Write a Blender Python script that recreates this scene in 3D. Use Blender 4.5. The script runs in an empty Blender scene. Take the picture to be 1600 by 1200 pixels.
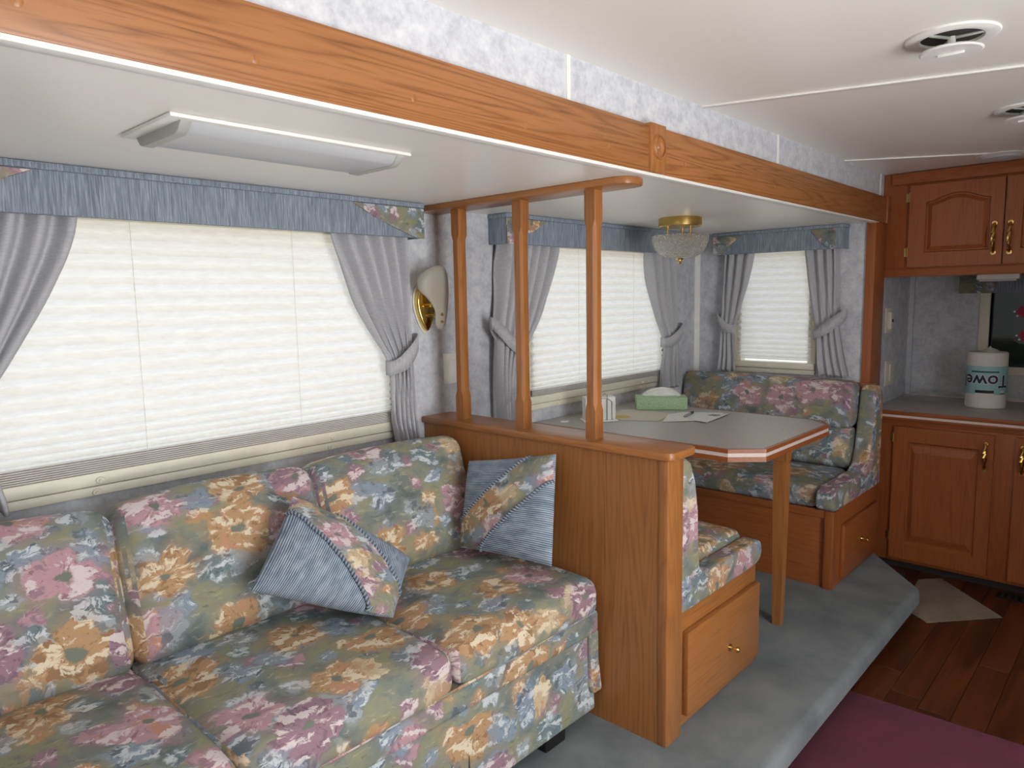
import bpy, bmesh, math, random
from mathutils import Vector, Matrix, noise as mnoise
random.seed(7)
scene = bpy.context.scene
COL = scene.collection
PI = math.pi

# ------------------------------------------------------------------ camera
cam_d = bpy.data.cameras.new('camera')
cam_d.sensor_width = 36.0
cam_d.lens = 36.0 * 1113.94 / 1600.0
cam_d.clip_start = 0.02
cam = bpy.data.objects.new('camera', cam_d)
COL.objects.link(cam)
cr = Vector((0.67692808, -0.73581978, -0.01837457))
cu = Vector((0.10095835, 0.06809238, 0.99255773))
cf = Vector((0.72909244, 0.67374526, -0.12038079))
cam.matrix_world = Matrix(((cr.x, cu.x, -cf.x, 0.0), (cr.y, cu.y, -cf.y, 0.0), (cr.z, cu.z, -cf.z, 1.293), (0, 0, 0, 1)))
scene.camera = cam

# ------------------------------------------------------------------ world, daylight, exposure
world = bpy.data.worlds.new('daylight')
scene.world = world
world.use_nodes = True
wn = world.node_tree
wn.nodes.clear()
w_out = wn.nodes.new('ShaderNodeOutputWorld')
w_bg = wn.nodes.new('ShaderNodeBackground')
w_tc = wn.nodes.new('ShaderNodeTexCoord')
w_sep = wn.nodes.new('ShaderNodeSeparateXYZ')
w_ramp = wn.nodes.new('ShaderNodeValToRGB')
w_map = wn.nodes.new('ShaderNodeMapRange')
w_map.inputs['From Min'].default_value = -1.0
w_map.inputs['From Max'].default_value = 1.0
wn.links.new(w_tc.outputs['Generated'], w_sep.inputs[0])
wn.links.new(w_sep.outputs['Z'], w_map.inputs['Value'])
wn.links.new(w_map.outputs[0], w_ramp.inputs[0])
wn.links.new(w_ramp.outputs[0], w_bg.inputs['Color'])
wn.links.new(w_bg.outputs[0], w_out.inputs['Surface'])
e = w_ramp.color_ramp.elements
e[0].position = 0.0
e[0].color = (0.64, 0.60, 0.52, 1)
e[1].position = 1.0
e[1].color = (0.66, 0.80, 1.0, 1)
x = e.new(0.485); x.color = (0.93, 0.86, 0.73, 1)
x = e.new(0.515); x.color = (0.86, 0.93, 1.0, 1)
w_bg.inputs['Strength'].default_value = 1.62

def area(name, loc, target, sx, sy, energy, color):
    d = bpy.data.lights.new(name, 'AREA')
    d.shape = 'RECTANGLE'; d.size = sx; d.size_y = sy
    d.energy = energy; d.color = color
    o = bpy.data.objects.new(name, d)
    COL.objects.link(o)
    o.location = loc
    o.rotation_euler = (Vector(target) - Vector(loc)).to_track_quat('-Z', 'Y').to_euler()
    return o
# daylight through the big windows of the wall opposite the slide-out
area('window_daylight', (0.95, -1.62, 1.25), (1.0, 2.0, 0.8), 1.3, 1.0, 46, (0.92, 0.97, 1.0))
# area lamps added as ground bounce from outside, to brighten the ceilings
area('ground_bounce_lamp', (1.0, -2.10, -0.05), (1.1, 0.6, 1.75), 1.6, 1.1, 115, (1.0, 0.98, 0.95))
area('ceiling_fill_rear', (-2.0, 0.0, 0.45), (1.2, 0.2, 1.86), 1.2, 0.8, 95, (1.0, 0.98, 0.95))

vs = scene.view_settings
vs.view_transform = 'Standard'
vs.look = 'None'
vs.gamma = 1.0
vs.exposure = 0.0
vs.use_curve_mapping = False
scene.cycles.use_denoising = True
scene.cycles.max_bounces = 10
scene.cycles.diffuse_bounces = 6
scene.cycles.transparent_max_bounces = 12
scene.cycles.sample_clamp_indirect = 6.0

# ------------------------------------------------------------------ materials
def lin(r, g, b):
    def f(c):
        c /= 255.0
        return c / 12.92 if c <= 0.04045 else ((c + 0.055) / 1.055) ** 2.4
    return (f(r), f(g), f(b), 1.0)

class NB:
    def __init__(self, name):
        self.m = bpy.data.materials.new(name)
        self.m.use_nodes = True
        self.t = self.m.node_tree
        self.t.nodes.clear()
        self.out = self.t.nodes.new('ShaderNodeOutputMaterial')
    def put(self, sock, v):
        if isinstance(v, bpy.types.NodeSocket):
            self.t.links.new(v, sock)
        elif v is not None:
            if sock.type == 'RGBA' and not hasattr(v, '__len__'):
                v = (v, v, v, 1)
            if sock.type == 'VECTOR' and not hasattr(v, '__len__'):
                v = (v, v, v)
            sock.default_value = v
    def node(self, typ, ins=None, **props):
        n = self.t.nodes.new(typ)
        for k, v in props.items():
            setattr(n, k, v)
        for k, v in (ins or {}).items():
            self.put(n.inputs[k], v)
        return n
    def math(self, op, a, b=None, c=None, clamp=False):
        n = self.node('ShaderNodeMath', operation=op, use_clamp=clamp)
        self.put(n.inputs[0], a)
        if b is not None: self.put(n.inputs[1], b)
        if c is not None: self.put(n.inputs[2], c)
        return n.outputs[0]
    def vmath(self, op, a, b=None, scale=None):
        n = self.node('ShaderNodeVectorMath', operation=op)
        self.put(n.inputs[0], a)
        if b is not None: self.put(n.inputs[1], b)
        if scale is not None: self.put(n.inputs['Scale'], scale)
        return n.outputs['Value'] if op in ('LENGTH', 'DOT_PRODUCT') else n.outputs['Vector']
    def mix(self, f, a, b, blend='MIX'):
        n = self.node('ShaderNodeMix', data_type='RGBA', blend_type=blend)
        self.put(n.inputs[0], f); self.put(n.inputs[6], a); self.put(n.inputs[7], b)
        return n.outputs[2]
    def ramp(self, f, stops, interp='LINEAR'):
        n = self.node('ShaderNodeValToRGB')
        n.color_ramp.interpolation = interp
        el = n.color_ramp.elements
        while len(el) > 1: el.remove(el[-1])
        el[0].position = stops[0][0]; el[0].color = stops[0][1]
        for p, c in stops[1:]:
            q = el.new(p); q.color = c
        self.put(n.inputs[0], f)
        return n.outputs[0]
    def step(self, v, lo, hi):
        n = self.node('ShaderNodeMapRange', interpolation_type='SMOOTHSTEP')
        self.put(n.inputs['Value'], v); self.put(n.inputs['From Min'], lo); self.put(n.inputs['From Max'], hi)
        return n.outputs[0]
    def noise(self, vec, scale, detail=2.0, rough=0.5, dist=0.0):
        n = self.node('ShaderNodeTexNoise', {'Vector': vec, 'Scale': scale, 'Detail': detail, 'Roughness': rough, 'Distortion': dist})
        return n
    def coord(self, which='Object'):
        return self.node('ShaderNodeTexCoord').outputs[which]
    def mapping(self, vec, scale=(1, 1, 1), rot=(0, 0, 0), loc=(0, 0, 0)):
        return self.node('ShaderNodeMapping', {'Vector': vec, 'Scale': scale, 'Rotation': rot, 'Location': loc}).outputs[0]
    def bump(self, h, strength=0.3, dist=0.002):
        return self.node('ShaderNodeBump', {'Height': h, 'Strength': strength, 'Distance': dist}).outputs[0]
    def bsdf(self, color, rough=0.5, metal=0.0, normal=None, **kw):
        n = self.node('ShaderNodeBsdfPrincipled')
        self.put(n.inputs['Base Color'], color); self.put(n.inputs['Roughness'], rough); self.put(n.inputs['Metallic'], metal)
        if normal is not None: self.put(n.inputs['Normal'], normal)
        for k, v in kw.items():
            self.put(n.inputs[k.replace('_', ' ')], v)
        return n.outputs[0]
    def done(self, sh):
        self.t.links.new(sh, self.out.inputs['Surface'])
        return self.m

def m_plain(name, color, rough=0.5, metal=0.0, var=0.04, scale=30, **kw):
    b = NB(name)
    n = b.noise(b.coord(), scale, 3).outputs['Fac']
    lo = tuple(c * (1 - var) for c in color[:3]) + (1,)
    hi = tuple(min(1, c * (1 + var)) for c in color[:3]) + (1,)
    return b.done(b.bsdf(b.ramp(n, [(0.3, lo), (0.7, hi)]), rough, metal, **kw))

def m_wood(name, axis, light, dark, rough=0.38, seed=0.0, fig=0.26, dens=1.0):
    b = NB(name)
    sc = {'x': (0.62, 9, 9), 'y': (9, 0.62, 9), 'z': (9, 9, 0.62)}[axis]
    sc = tuple(q * (dens if q > 5 else 1) for q in sc)
    fine = {'x': (7, 190, 190), 'y': (190, 7, 190), 'z': (190, 190, 7)}[axis]
    co = b.coord()
    v = b.mapping(co, sc, loc=(seed, seed * 1.7, seed * 0.6))
    # cathedral figure: contour lines of a stretched noise field
    n1 = b.noise(v, 1.0, 1.5, 0.45).outputs['Fac']
    c = b.math('FRACT', b.math('MULTIPLY', n1, 17.0))
    line = b.math('POWER', b.math('ABSOLUTE', b.math('SUBTRACT', b.math('MULTIPLY', c, 2.0), 1.0)), 2.2)
    n2 = b.noise(b.mapping(co, fine), 1.0, 2.0, 0.6).outputs['Fac']
    pores = b.step(n2, 0.52, 0.68)
    n3 = b.noise(v, 0.6, 2.0).outputs['Fac']
    f = b.math('ADD', b.math('MULTIPLY', line, fig), b.math('MULTIPLY', pores, 0.42), clamp=True)
    col = b.mix(f, light, dark)
    col = b.mix(b.math('MULTIPLY', n3, 0.35), col, tuple(c_ * 0.72 for c_ in light[:3]) + (1,))
    return b.done(b.bsdf(col, rough, normal=b.bump(f, 0.12, 0.001), Coat_Weight=0.12, Coat_Roughness=0.25))

OAK_L, OAK_D = lin(172, 113, 62), lin(122, 73, 34)
RED_L, RED_D = lin(164, 93, 48), lin(112, 58, 27)
M = {}
for ax in 'xyz':
    M['oak_' + ax] = m_wood('oak_' + ax, ax, OAK_L, OAK_D, seed=ord(ax) * 0.37, fig=0.38 if ax == 'z' else 0.28)
    M['red_' + ax] = m_wood('red_oak_' + ax, ax, RED_L, RED_D, seed=ord(ax) * 0.71)
M['oak_header'] = m_wood('oak_header', 'x', lin(170, 113, 66), lin(118, 71, 34), seed=4.4, fig=0.7, dens=1.9)
M['white'] = m_plain('white_plastic', lin(236, 236, 232), 0.4)
M['cream'] = m_plain('cream_metal', lin(226, 222, 204), 0.45)
M['grey_plastic'] = m_plain('grey_plastic', lin(176, 178, 172), 0.5)
M['dark'] = m_plain('dark_cavity', lin(52, 48, 46), 0.7)
M['black'] = m_plain('black_steel', lin(24, 24, 25), 0.45)
M['brass'] = m_plain('polished_brass', lin(232, 200, 120), 0.14, 1.0)
M['brass_dull'] = m_plain('satin_brass', lin(196, 168, 100), 0.32, 1.0)
M['steel'] = m_plain('steel', lin(170, 170, 170), 0.3, 1.0)
M['paper'] = m_plain('white_paper', lin(232, 232, 228), 0.8)
M['navy'] = m_plain('navy_ink', lin(40, 40, 76), 0.6)
M['teal'] = m_plain('teal_label', lin(160, 208, 212), 0.5)
M['teal_dark'] = m_plain('dark_teal_ink', lin(46, 96, 104), 0.5)
M['red_decal'] = m_plain('red_sticker', lin(190, 30, 70), 0.5)
M['stripe'] = m_plain('white_stripe', lin(226, 212, 206), 0.45)
M['shade_grey'] = m_plain('dark_green_grey_shade', lin(112, 122, 118), 0.8)
M['pen_grey'] = m_plain('grey_pen', lin(150, 152, 152), 0.4)

def m_ceiling():
    b = NB('ceiling_panel')
    co = b.coord()
    n = b.noise(co, 260, 2).outputs['Fac']
    big = b.noise(co, 1.3, 2).outputs['Fac']
    return b.done(b.bsdf(lin(246, 244, 238), 0.34, normal=b.bump(b.math('ADD', b.math('MULTIPLY', n, 0.03), big), 0.25, 0.006)))
M['ceiling'] = m_ceiling()
def m_wallpaper():
    b = NB('mottled_wallpaper')
    co = b.coord()
    n1 = b.noise(co, 22, 4, 0.65).outputs['Fac']
    n2 = b.noise(co, 90, 2, 0.6).outputs['Fac']
    f = b.math('ADD', b.math('MULTIPLY', n1, 0.7), b.math('MULTIPLY', n2, 0.3))
    c = b.ramp(f, [(0.38, lin(186, 189, 198)), (0.5, lin(202, 205, 212)), (0.64, lin(216, 219, 224))])
    return b.done(b.bsdf(c, 0.75, normal=b.bump(n2, 0.15, 0.0008)))
M['wall'] = m_wallpaper()
def m_carpet(name, c0, c1, sc=420):
    b = NB(name)
    co = b.coord()
    n = b.noise(co, sc, 3, 0.7).outputs['Fac']
    big = b.noise(co, 4.5, 3, 0.6).outputs['Fac']
    f = b.math('ADD', b.math('MULTIPLY', n, 0.45), b.math('MULTIPLY', big, 0.55))
    c = b.ramp(f, [(0.36, c0), (0.62, c1)])
    return b.done(b.bsdf(c, 0.95, normal=b.bump(n, 0.7, 0.004), Sheen_Weight=0.08))
M['carpet'] = m_carpet('blue_grey_carpet', lin(98, 107, 111), lin(140, 147, 149))
M['rug'] = m_carpet('burgundy_rug', lin(104, 28, 58), lin(132, 42, 76))
M['mat'] = m_carpet('beige_mat', lin(116, 100, 84), lin(154, 136, 116), 260)
def m_plank():
    b = NB('vinyl_plank')
    co = b.coord()
    r = b.node('ShaderNodeObjectInfo').outputs['Random']
    v = b.mapping(co, (1.5, 14, 14))
    n = b.noise(b.vmath('ADD', v, b.node('ShaderNodeCombineXYZ', {'Z': b.math('MULTIPLY', r, 40.0)}).outputs[0]), 1.2, 4, 0.55, 0.6).outputs['Fac']
    base = b.ramp(r, [(0.0, lin(84, 42, 22)), (0.5, lin(96, 49, 25)), (1.0, lin(108, 57, 30))])
    c = b.mix(b.step(n, 0.35, 0.75), base, lin(58, 27, 14))
    return b.done(b.bsdf(c, 0.34))
M['plank'] = m_plank()
def m_laminate():
    b = NB('grey_laminate')
    co = b.coord()
    n = b.noise(co, 130, 3, 0.7).outputs['Fac']
    return b.done(b.bsdf(b.ramp(n, [(0.35, lin(168, 162, 158)), (0.65, lin(196, 190, 186))]), 0.36))
M['laminate'] = m_laminate()
def m_blue(name, c0, c1, c2, mode):
    # woven blue cloth with slubs running one way
    b = NB(name)
    if mode == 'slub':
        n = b.noise(b.mapping(b.coord(), (330, 330, 14)), 1.0, 3, 0.65).outputs['Fac']
        return b.done(b.bsdf(b.ramp(n, [(0.33, c0), (0.5, c1), (0.68, c2)]), 0.9, normal=b.bump(n, 0.25, 0.001)))
    uv = b.coord('UV')
    n = b.noise(b.mapping(uv, (40, 14, 1)), 1.0, 3, 0.6).outputs['Fac']
    sep = b.node('ShaderNodeSeparateXYZ', {0: uv})
    s = b.math('SINE', b.math('ADD', b.math('MULTIPLY', sep.outputs['X'], 2 * PI / 0.0062), b.math('MULTIPLY', n, 3.0)))
    f = b.math('ADD', b.math('MULTIPLY', s, 0.26), n)
    return b.done(b.bsdf(b.ramp(f, [(0.22, c0), (0.5, c1), (0.8, c2)]), 0.9, normal=b.bump(s, 0.5, 0.0015)))
M['valance'] = m_blue('blue_slub_cloth', lin(108, 119, 134), lin(132, 144, 158), lin(164, 174, 186), 'slub')
M['ribbed'] = m_blue('ribbed_blue_cloth', lin(92, 106, 124), lin(134, 150, 168), lin(180, 194, 208), 'rib')
def m_cord():
    b = NB('twisted_cord')
    uv = b.coord('UV')
    sep = b.node('ShaderNodeSeparateXYZ', {0: uv})
    s = b.math('SINE', b.math('ADD', b.math('MULTIPLY', sep.outputs['X'], 620.0), b.math('MULTIPLY', sep.outputs['Y'], 6.2832)))
    return b.done(b.bsdf(b.ramp(b.math('MULTIPLY_ADD', s, 0.5, 0.5), [(0.1, lin(84, 96, 112)), (0.8, lin(150, 162, 176))]), 0.8, normal=b.bump(s, 0.8, 0.002)))
M['cord'] = m_cord()
def m_curtain():
    b = NB('lilac_grey_curtain')
    co = b.coord()
    n = b.noise(b.mapping(co, (60, 60, 400)), 1.0, 2).outputs['Fac']
    c = b.ramp(n, [(0.3, lin(184, 185, 191)), (0.7, lin(200, 201, 206))])
    d = b.bsdf(c, 0.85, Sheen_Weight=0.1)
    tr = b.node('ShaderNodeBsdfTranslucent', {'Color': c}).outputs[0]
    return b.done(b.node('ShaderNodeMixShader', {0: 0.12, 1: d, 2: tr}).outputs[0])
M['curtain'] = m_curtain()
def m_blind():
    b = NB('pleated_shade_cloth')
    co = b.coord()
    n = b.noise(b.mapping(co, (30, 30, 120)), 1.0, 3, 0.6).outputs['Fac']
    c = b.ramp(n, [(0.3, lin(240, 239, 235)), (0.7, lin(249, 249, 247))])
    d = b.node('ShaderNodeBsdfDiffuse', {'Color': c}).outputs[0]
    tr = b.node('ShaderNodeBsdfTranslucent', {'Color': c}).outputs[0]
    return b.done(b.node('ShaderNodeMixShader', {0: 0.5, 1: d, 2: tr}).outputs[0])
M['blind'] = m_blind()
def m_pane(name, tint=(1, 1, 1, 1), gloss=0.08):
    b = NB(name)
    t = b.node('ShaderNodeBsdfTransparent', {'Color': tint}).outputs[0]
    g = b.node('ShaderNodeBsdfGlossy', {'Color': (1, 1, 1, 1), 'Roughness': 0.05}).outputs[0]
    return b.done(b.node('ShaderNodeMixShader', {0: gloss, 1: t, 2: g}).outputs[0])
M['pane'] = m_pane('window_glass')
M['dark_pane'] = m_pane('tinted_window_glass', (0.62, 0.68, 0.66, 1), 0.05)
def m_glassbowl():
    b = NB('pressed_glass')
    w = b.node('ShaderNodeTexVoronoi', {'Vector': b.coord(), 'Scale': 90.0}, feature='F1').outputs['Distance']
    nm = b.bump(w, 1.0, 0.010)
    g = b.node('ShaderNodeBsdfGlass', {'Color': (1, 1, 0.99, 1), 'Roughness': 0.03, 'IOR': 1.45, 'Normal': nm}).outputs[0]
    t = b.node('ShaderNodeBsdfTransparent', {'Color': (0.96, 0.96, 0.95, 1)}).outputs[0]
    d = b.node('ShaderNodeBsdfTranslucent', {'Color': (0.85, 0.85, 0.83, 1)}).outputs[0]
    x1 = b.node('ShaderNodeMixShader', {0: 0.35, 1: g, 2: t}).outputs[0]
    return b.done(b.node('ShaderNodeMixShader', {0: 0.15, 1: x1, 2: d}).outputs[0])
M['glassbowl'] = m_glassbowl()
def m_frosted(name, c, f=0.5, clear=0.0):
    b = NB(name)
    d = b.bsdf(c, 0.35)
    tr = b.node('ShaderNodeBsdfTranslucent', {'Color': c}).outputs[0]
    sh = b.node('ShaderNodeMixShader', {0: f, 1: d, 2: tr}).outputs[0]
    t = b.node('ShaderNodeBsdfTransparent', {'Color': c}).outputs[0]
    return b.done(b.node('ShaderNodeMixShader', {0: clear, 1: sh, 2: t}).outputs[0])
M['frosted'] = m_frosted('frosted_glass', lin(222, 218, 208), 0.4, 0.4)
M['lens'] = m_frosted('ribbed_light_lens', lin(216, 219, 224), 0.2)
def m_tissuebox():
    b = NB('green_swirl_card')
    co = b.coord()
    n = b.noise(co, 26, 2, 0.5, 2.5).outputs['Fac']
    c = b.math('FRACT', b.math('MULTIPLY', n, 9.0))
    f = b.step(b.math('ABSOLUTE', b.math('SUBTRACT', c, 0.5)), 0.18, 0.32)
    return b.done(b.bsdf(b.mix(f, lin(142, 178, 132), lin(182, 208, 166)), 0.6))
M['tissue_green'] = m_tissuebox()
def m_print(name, blot, bg, pos=(0, 0), rad=0.05):
    b = NB(name)
    co = b.coord()
    sep = b.vmath('SUBTRACT', co, (pos[0], pos[1], 0.0))
    n = b.noise(co, 60, 3, 0.6).outputs['Fac']
    d = b.math('ADD', b.vmath('LENGTH', b.mapping(sep, (1, 1, 0))), b.math('MULTIPLY', b.math('SUBTRACT', n, 0.5), 0.09))
    return b.done(b.bsdf(b.mix(b.step(d, rad, rad - 0.012), bg, blot), 0.7))
M['print_yellow'] = m_print('yellow_flower_print', lin(206, 176, 84), lin(206, 200, 182), (-0.07, 0.03), 0.045)
M['print_green'] = m_print('green_printed_card', lin(126, 134, 96), lin(228, 228, 226), (0.05, 0.0), 0.03)

def m_floral(name, k=1.0, dim=1.0):
    b = NB(name)
    uv0 = b.coord('UV')
    uv = b.vmath('SCALE', uv0, scale=k)
    w1 = b.vmath('SCALE', b.vmath('SUBTRACT', b.noise(uv, 9, 2).outputs['Color'], (0.5, 0.5, 0.5)), scale=0.075)
    w2 = b.vmath('SCALE', b.vmath('SUBTRACT', b.noise(uv, 55, 2, 0.6).outputs['Color'], (0.5, 0.5, 0.5)), scale=0.024)
    p = b.vmath('MULTIPLY', b.vmath('ADD', b.vmath('ADD', uv, w1), w2), (1, 1, 0))
    def C(r, g, bl):
        c = lin(r, g, bl)
        return (c[0] * dim, c[1] * dim, c[2] * dim, 1)
    # painterly ground
    g1 = b.noise(p, 7, 3, 0.6).outputs['Fac']
    ground = b.ramp(g1, [(0.30, C(84, 96, 100)), (0.40, C(116, 126, 120)), (0.50, C(134, 140, 122)), (0.58, C(150, 148, 108)), (0.68, C(128, 126, 124))])
    st = b.noise(b.mapping(p, (22, 85, 1), rot=(0, 0, 0.5)), 1.0, 2, 0.6).outputs['Fac']
    ground = b.mix(b.math('MULTIPLY', b.step(st, 0.58, 0.70), 0.6), ground, C(184, 176, 146))
    ground = b.mix(b.math('MULTIPLY', b.step(st, 0.40, 0.28), 0.6), ground, C(88, 96, 92))
    hn = b.noise(b.mapping(p, (16, 34, 1), rot=(0, 0, 0.8)), 1.0, 2, 0.55).outputs['Fac']
    pn = b.noise(p, 21, 2, 0.55).outputs['Fac']
    def layer(base, scale, off, R, petals, dens, pal, light, accent, soft, center):
        q = b.vmath('ADD', p, off)
        vo = b.node('ShaderNodeTexVoronoi', {'Vector': q, 'Scale': scale, 'Randomness': 0.78}, voronoi_dimensions='2D', feature='F1')
        loc = b.vmath('MULTIPLY', b.vmath('SUBTRACT', q, vo.outputs['Position']), (1, 1, 0))
        rnd = b.node('ShaderNodeSeparateColor', {0: vo.outputs['Color']})
        rr, rg, rb = rnd.outputs[0], rnd.outputs[1], rnd.outputs[2]
        sx = b.node('ShaderNodeSeparateXYZ', {0: loc})
        r = b.vmath('LENGTH', loc)
        th = b.math('ARCTAN2', sx.outputs['Y'], sx.outputs['X'])
        ph = b.math('MULTIPLY', rr, 6.283)
        pet = b.math('ABSOLUTE', b.math('SINE', b.math('ADD', b.math('MULTIPLY', th, petals / 2.0), ph)))
        pet = b.math('POWER', pet, 0.55)
        Rr = b.math('MULTIPLY', b.math('MULTIPLY_ADD', pet, 0.36, 0.64), b.math('MULTIPLY_ADD', rg, R * 0.45, R * 0.72))
        on = b.step(rg, 1.0 - dens, 1.0 - dens + 0.02)
        # radial brush strokes: noise in polar coordinates
        cp = b.node('ShaderNodeCombineXYZ', {'X': b.math('MULTIPLY', b.math('COSINE', th), 3.2), 'Y': b.math('MULTIPLY', b.math('SINE', th), 3.2), 'Z': b.math('MULTIPLY_ADD', r, 26.0, b.math('MULTIPLY', rb, 30.0))}).outputs[0]
        brush = b.noise(cp, 1.6, 3, 0.65).outputs['Fac']
        rn = b.math('MULTIPLY_ADD', b.math('SUBTRACT', brush, 0.5), R * 0.5, r)
        mask = b.math('MULTIPLY', b.step(b.math('SUBTRACT', Rr, rn), -0.002, 0.006), on)
        halo = b.math('MULTIPLY', b.math('MULTIPLY', b.step(b.math('SUBTRACT', b.math('MULTIPLY', Rr, 1.5), rn), -R * 0.1, R * 0.5), on), soft)
        sel = b.math('FRACT', b.math('MULTIPLY', b.math('ADD', rb, b.math('MULTIPLY', rr, 3.7)), 1.0))
        col = b.ramp(sel, [(i / len(pal), c) for i, c in enumerate(pal)], 'CONSTANT')
        lig = b.ramp(sel, [(i / len(light), c) for i, c in enumerate(light)], 'CONSTANT')
        acc = b.ramp(sel, [(i / len(accent), c) for i, c in enumerate(accent)], 'CONSTANT')
        base = b.mix(halo, base, col)
        hl = b.math('MULTIPLY', b.step(b.math('ADD', hn, b.math('MULTIPLY', b.math('SUBTRACT', brush, 0.5), 0.5)), 0.51, 0.60), b.step(r, R * 0.12, R * 0.3))
        sh = b.step(brush, 0.44, 0.34)
        fl = b.mix(b.math('MULTIPLY', sh, 0.55), col, b.mix(1.0, col, C(150, 140, 140), 'MULTIPLY'))
        fl = b.mix(b.math('MULTIPLY', b.step(pn, 0.55, 0.62), 0.85), fl, acc)
        fl = b.mix(b.math('MULTIPLY', hl, 0.9), fl, lig)
        if center:
            fl = b.mix(b.step(r, R * 0.20, R * 0.13), fl, C(120, 128, 112))
        return b.mix(mask, base, fl)
    mauve, pink, gold, cream, blue, rust = C(156, 116, 134), C(192, 142, 152), C(188, 140, 82), C(206, 180, 136), C(132, 152, 170), C(198, 130, 88)
    lite, lcream, lblue, slate, teal = C(228, 212, 212), C(234, 218, 184), C(212, 220, 224), C(92, 100, 110), C(110, 132, 138)
    c = layer(ground, 12.5, (3.1, 7.7, 0), 0.031, 4, 0.80, [blue, C(160, 170, 174), gold, mauve, teal], [lblue, lblue, lcream, lite, lblue], [slate, slate, rust, pink, slate], 0.25, False)
    c = layer(c, 8.0, (1.3, 2.2, 0), 0.052, 6, 0.66, [blue, teal, cream, blue, C(150, 160, 166)], [lblue, lblue, lcream, lblue, lblue], [slate, C(168, 180, 190), gold, slate, slate], 0.25, False)
    c = layer(c, 5.0, (0.4, 5.3, 0), 0.080, 4.5, 0.80, [mauve, gold, pink, mauve, gold, pink], [lite, lcream, lite, lite, lcream, lite], [pink, C(150, 104, 56), rust, C(126, 98, 116), rust, mauve], 0.30, True)
    weave = b.noise(uv0, 520, 1).outputs['Fac']
    c = b.mix(b.math('MULTIPLY', b.step(weave, 0.35, 0.65), 0.10), c, C(60, 60, 60))
    c = b.node('ShaderNodeHueSaturation', {'Saturation': 0.82, 'Value': 0.95, 'Color': c}).outputs[0]
    return b.done(b.bsdf(c, 0.9, normal=b.bump(weave, 0.25, 0.001)))
M['floral'] = m_floral('floral_tapestry', 1.0)
M['floral_small'] = m_floral('floral_tapestry_small', 1.25)

# ------------------------------------------------------------------ mesh helpers
WL = {}
def wloc(o):
    return WL[o.name] if o is not None else Vector((0, 0, 0))

def set_uv(me, mode):
    uvl = me.uv_layers.new(name='UVMap')
    vs_ = me.vertices
    off = (random.random() * 3, random.random() * 3)
    for p in me.polygons:
        n = p.normal
        a = max(range(3), key=lambda i: abs(n[i]))
        for li in p.loop_indices:
            c = vs_[me.loops[li].vertex_index].co
            if mode == 'box':
                u, v = ((c.y, c.z), (c.x, c.z), (c.x, c.y))[a]
            elif mode == 'front_y':      # front towards -Y, wraps over the top
                u, v = (c.x, c.z + c.y) if a != 0 else (c.y, c.z)
            elif mode == 'front_x':      # front towards -X
                u, v = (c.y, c.z + c.x) if a != 1 else (c.x, c.z)
            else:                        # front towards +X
                u, v = (c.y, c.z - c.x) if a != 1 else (c.x, c.z)
            uvl.data[li].uv = (u + off[0], v + off[1])

def finish(name, bm, mat, parent, base, uv, angle):
    me = bpy.data.meshes.new(name)
    if base.length > 0:
        bmesh.ops.translate(bm, verts=bm.verts, vec=-base)
    has_uv = bool(bm.loops.layers.uv)
    bm.normal_update()
    bm.to_mesh(me); bm.free()
    if not has_uv:
        set_uv(me, uv)
    for m in (mat if isinstance(mat, (list, tuple)) else [mat]):
        me.materials.append(m)
    me.polygons.foreach_set('use_smooth', [True] * len(me.polygons))
    me.set_sharp_from_angle(angle=math.radians(angle))
    o = bpy.data.objects.new(name, me)
    COL.objects.link(o)
    if parent is not None:
        o.parent = parent
    return o

def T(name, label, cat, loc, group=None):
    o = bpy.data.objects.new(name, None)
    COL.objects.link(o)
    o.empty_display_size = 0.05
    o.location = loc
    o['label'] = label; o['category'] = cat
    if group: o['group'] = group
    WL[o.name] = Vector(loc)
    return o

def part(name, bm, mat, parent, uv='box', angle=35, label=None):
    o = finish(name, bm, mat, parent, wloc(parent), uv, angle)
    WL[o.name] = wloc(parent)
    if label: o['label'] = label
    return o

def solo(name, bm, mat, label, cat, loc, group=None, uv='box', angle=35):
    o = finish(name, bm, mat, None, Vector(loc), uv, angle)
    o.location = loc
    o['label'] = label; o['category'] = cat
    if group: o['group'] = group
    WL[o.name] = Vector(loc)
    return o

def struct(name, bm, mat, parent=None, uv='box', angle=35):
    o = finish(name, bm, mat, parent, wloc(parent), uv, angle)
    WL[o.name] = wloc(parent)
    if parent is None: o['kind'] = 'structure'
    return o
def struct_empty(name, loc):
    o = bpy.data.objects.new(name, None)
    COL.objects.link(o); o.location = loc; o['kind'] = 'structure'
    o.empty_display_size = 0.05
    WL[o.name] = Vector(loc)
    return o

def box(x0, x1, y0, y1, z0, z1, bev=0.0, seg=2, bm=None):
    if bm is None: bm = bmesh.new()
    vsn = [bm.verts.new(c) for c in ((x0, y0, z0), (x1, y0, z0), (x1, y1, z0), (x0, y1, z0), (x0, y0, z1), (x1, y0, z1), (x1, y1, z1), (x0, y1, z1))]
    fs = [bm.faces.new([vsn[i] for i in f]) for f in ((3, 2, 1, 0), (4, 5, 6, 7), (0, 1, 5, 4), (1, 2, 6, 5), (2, 3, 7, 6), (3, 0, 4, 7))]
    if bev > 0:
        es = list({ed for f in fs for ed in f.edges})
        bmesh.ops.bevel(bm, geom=es, offset=bev, segments=seg, affect='EDGES', profile=0.5)
    return bm

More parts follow.
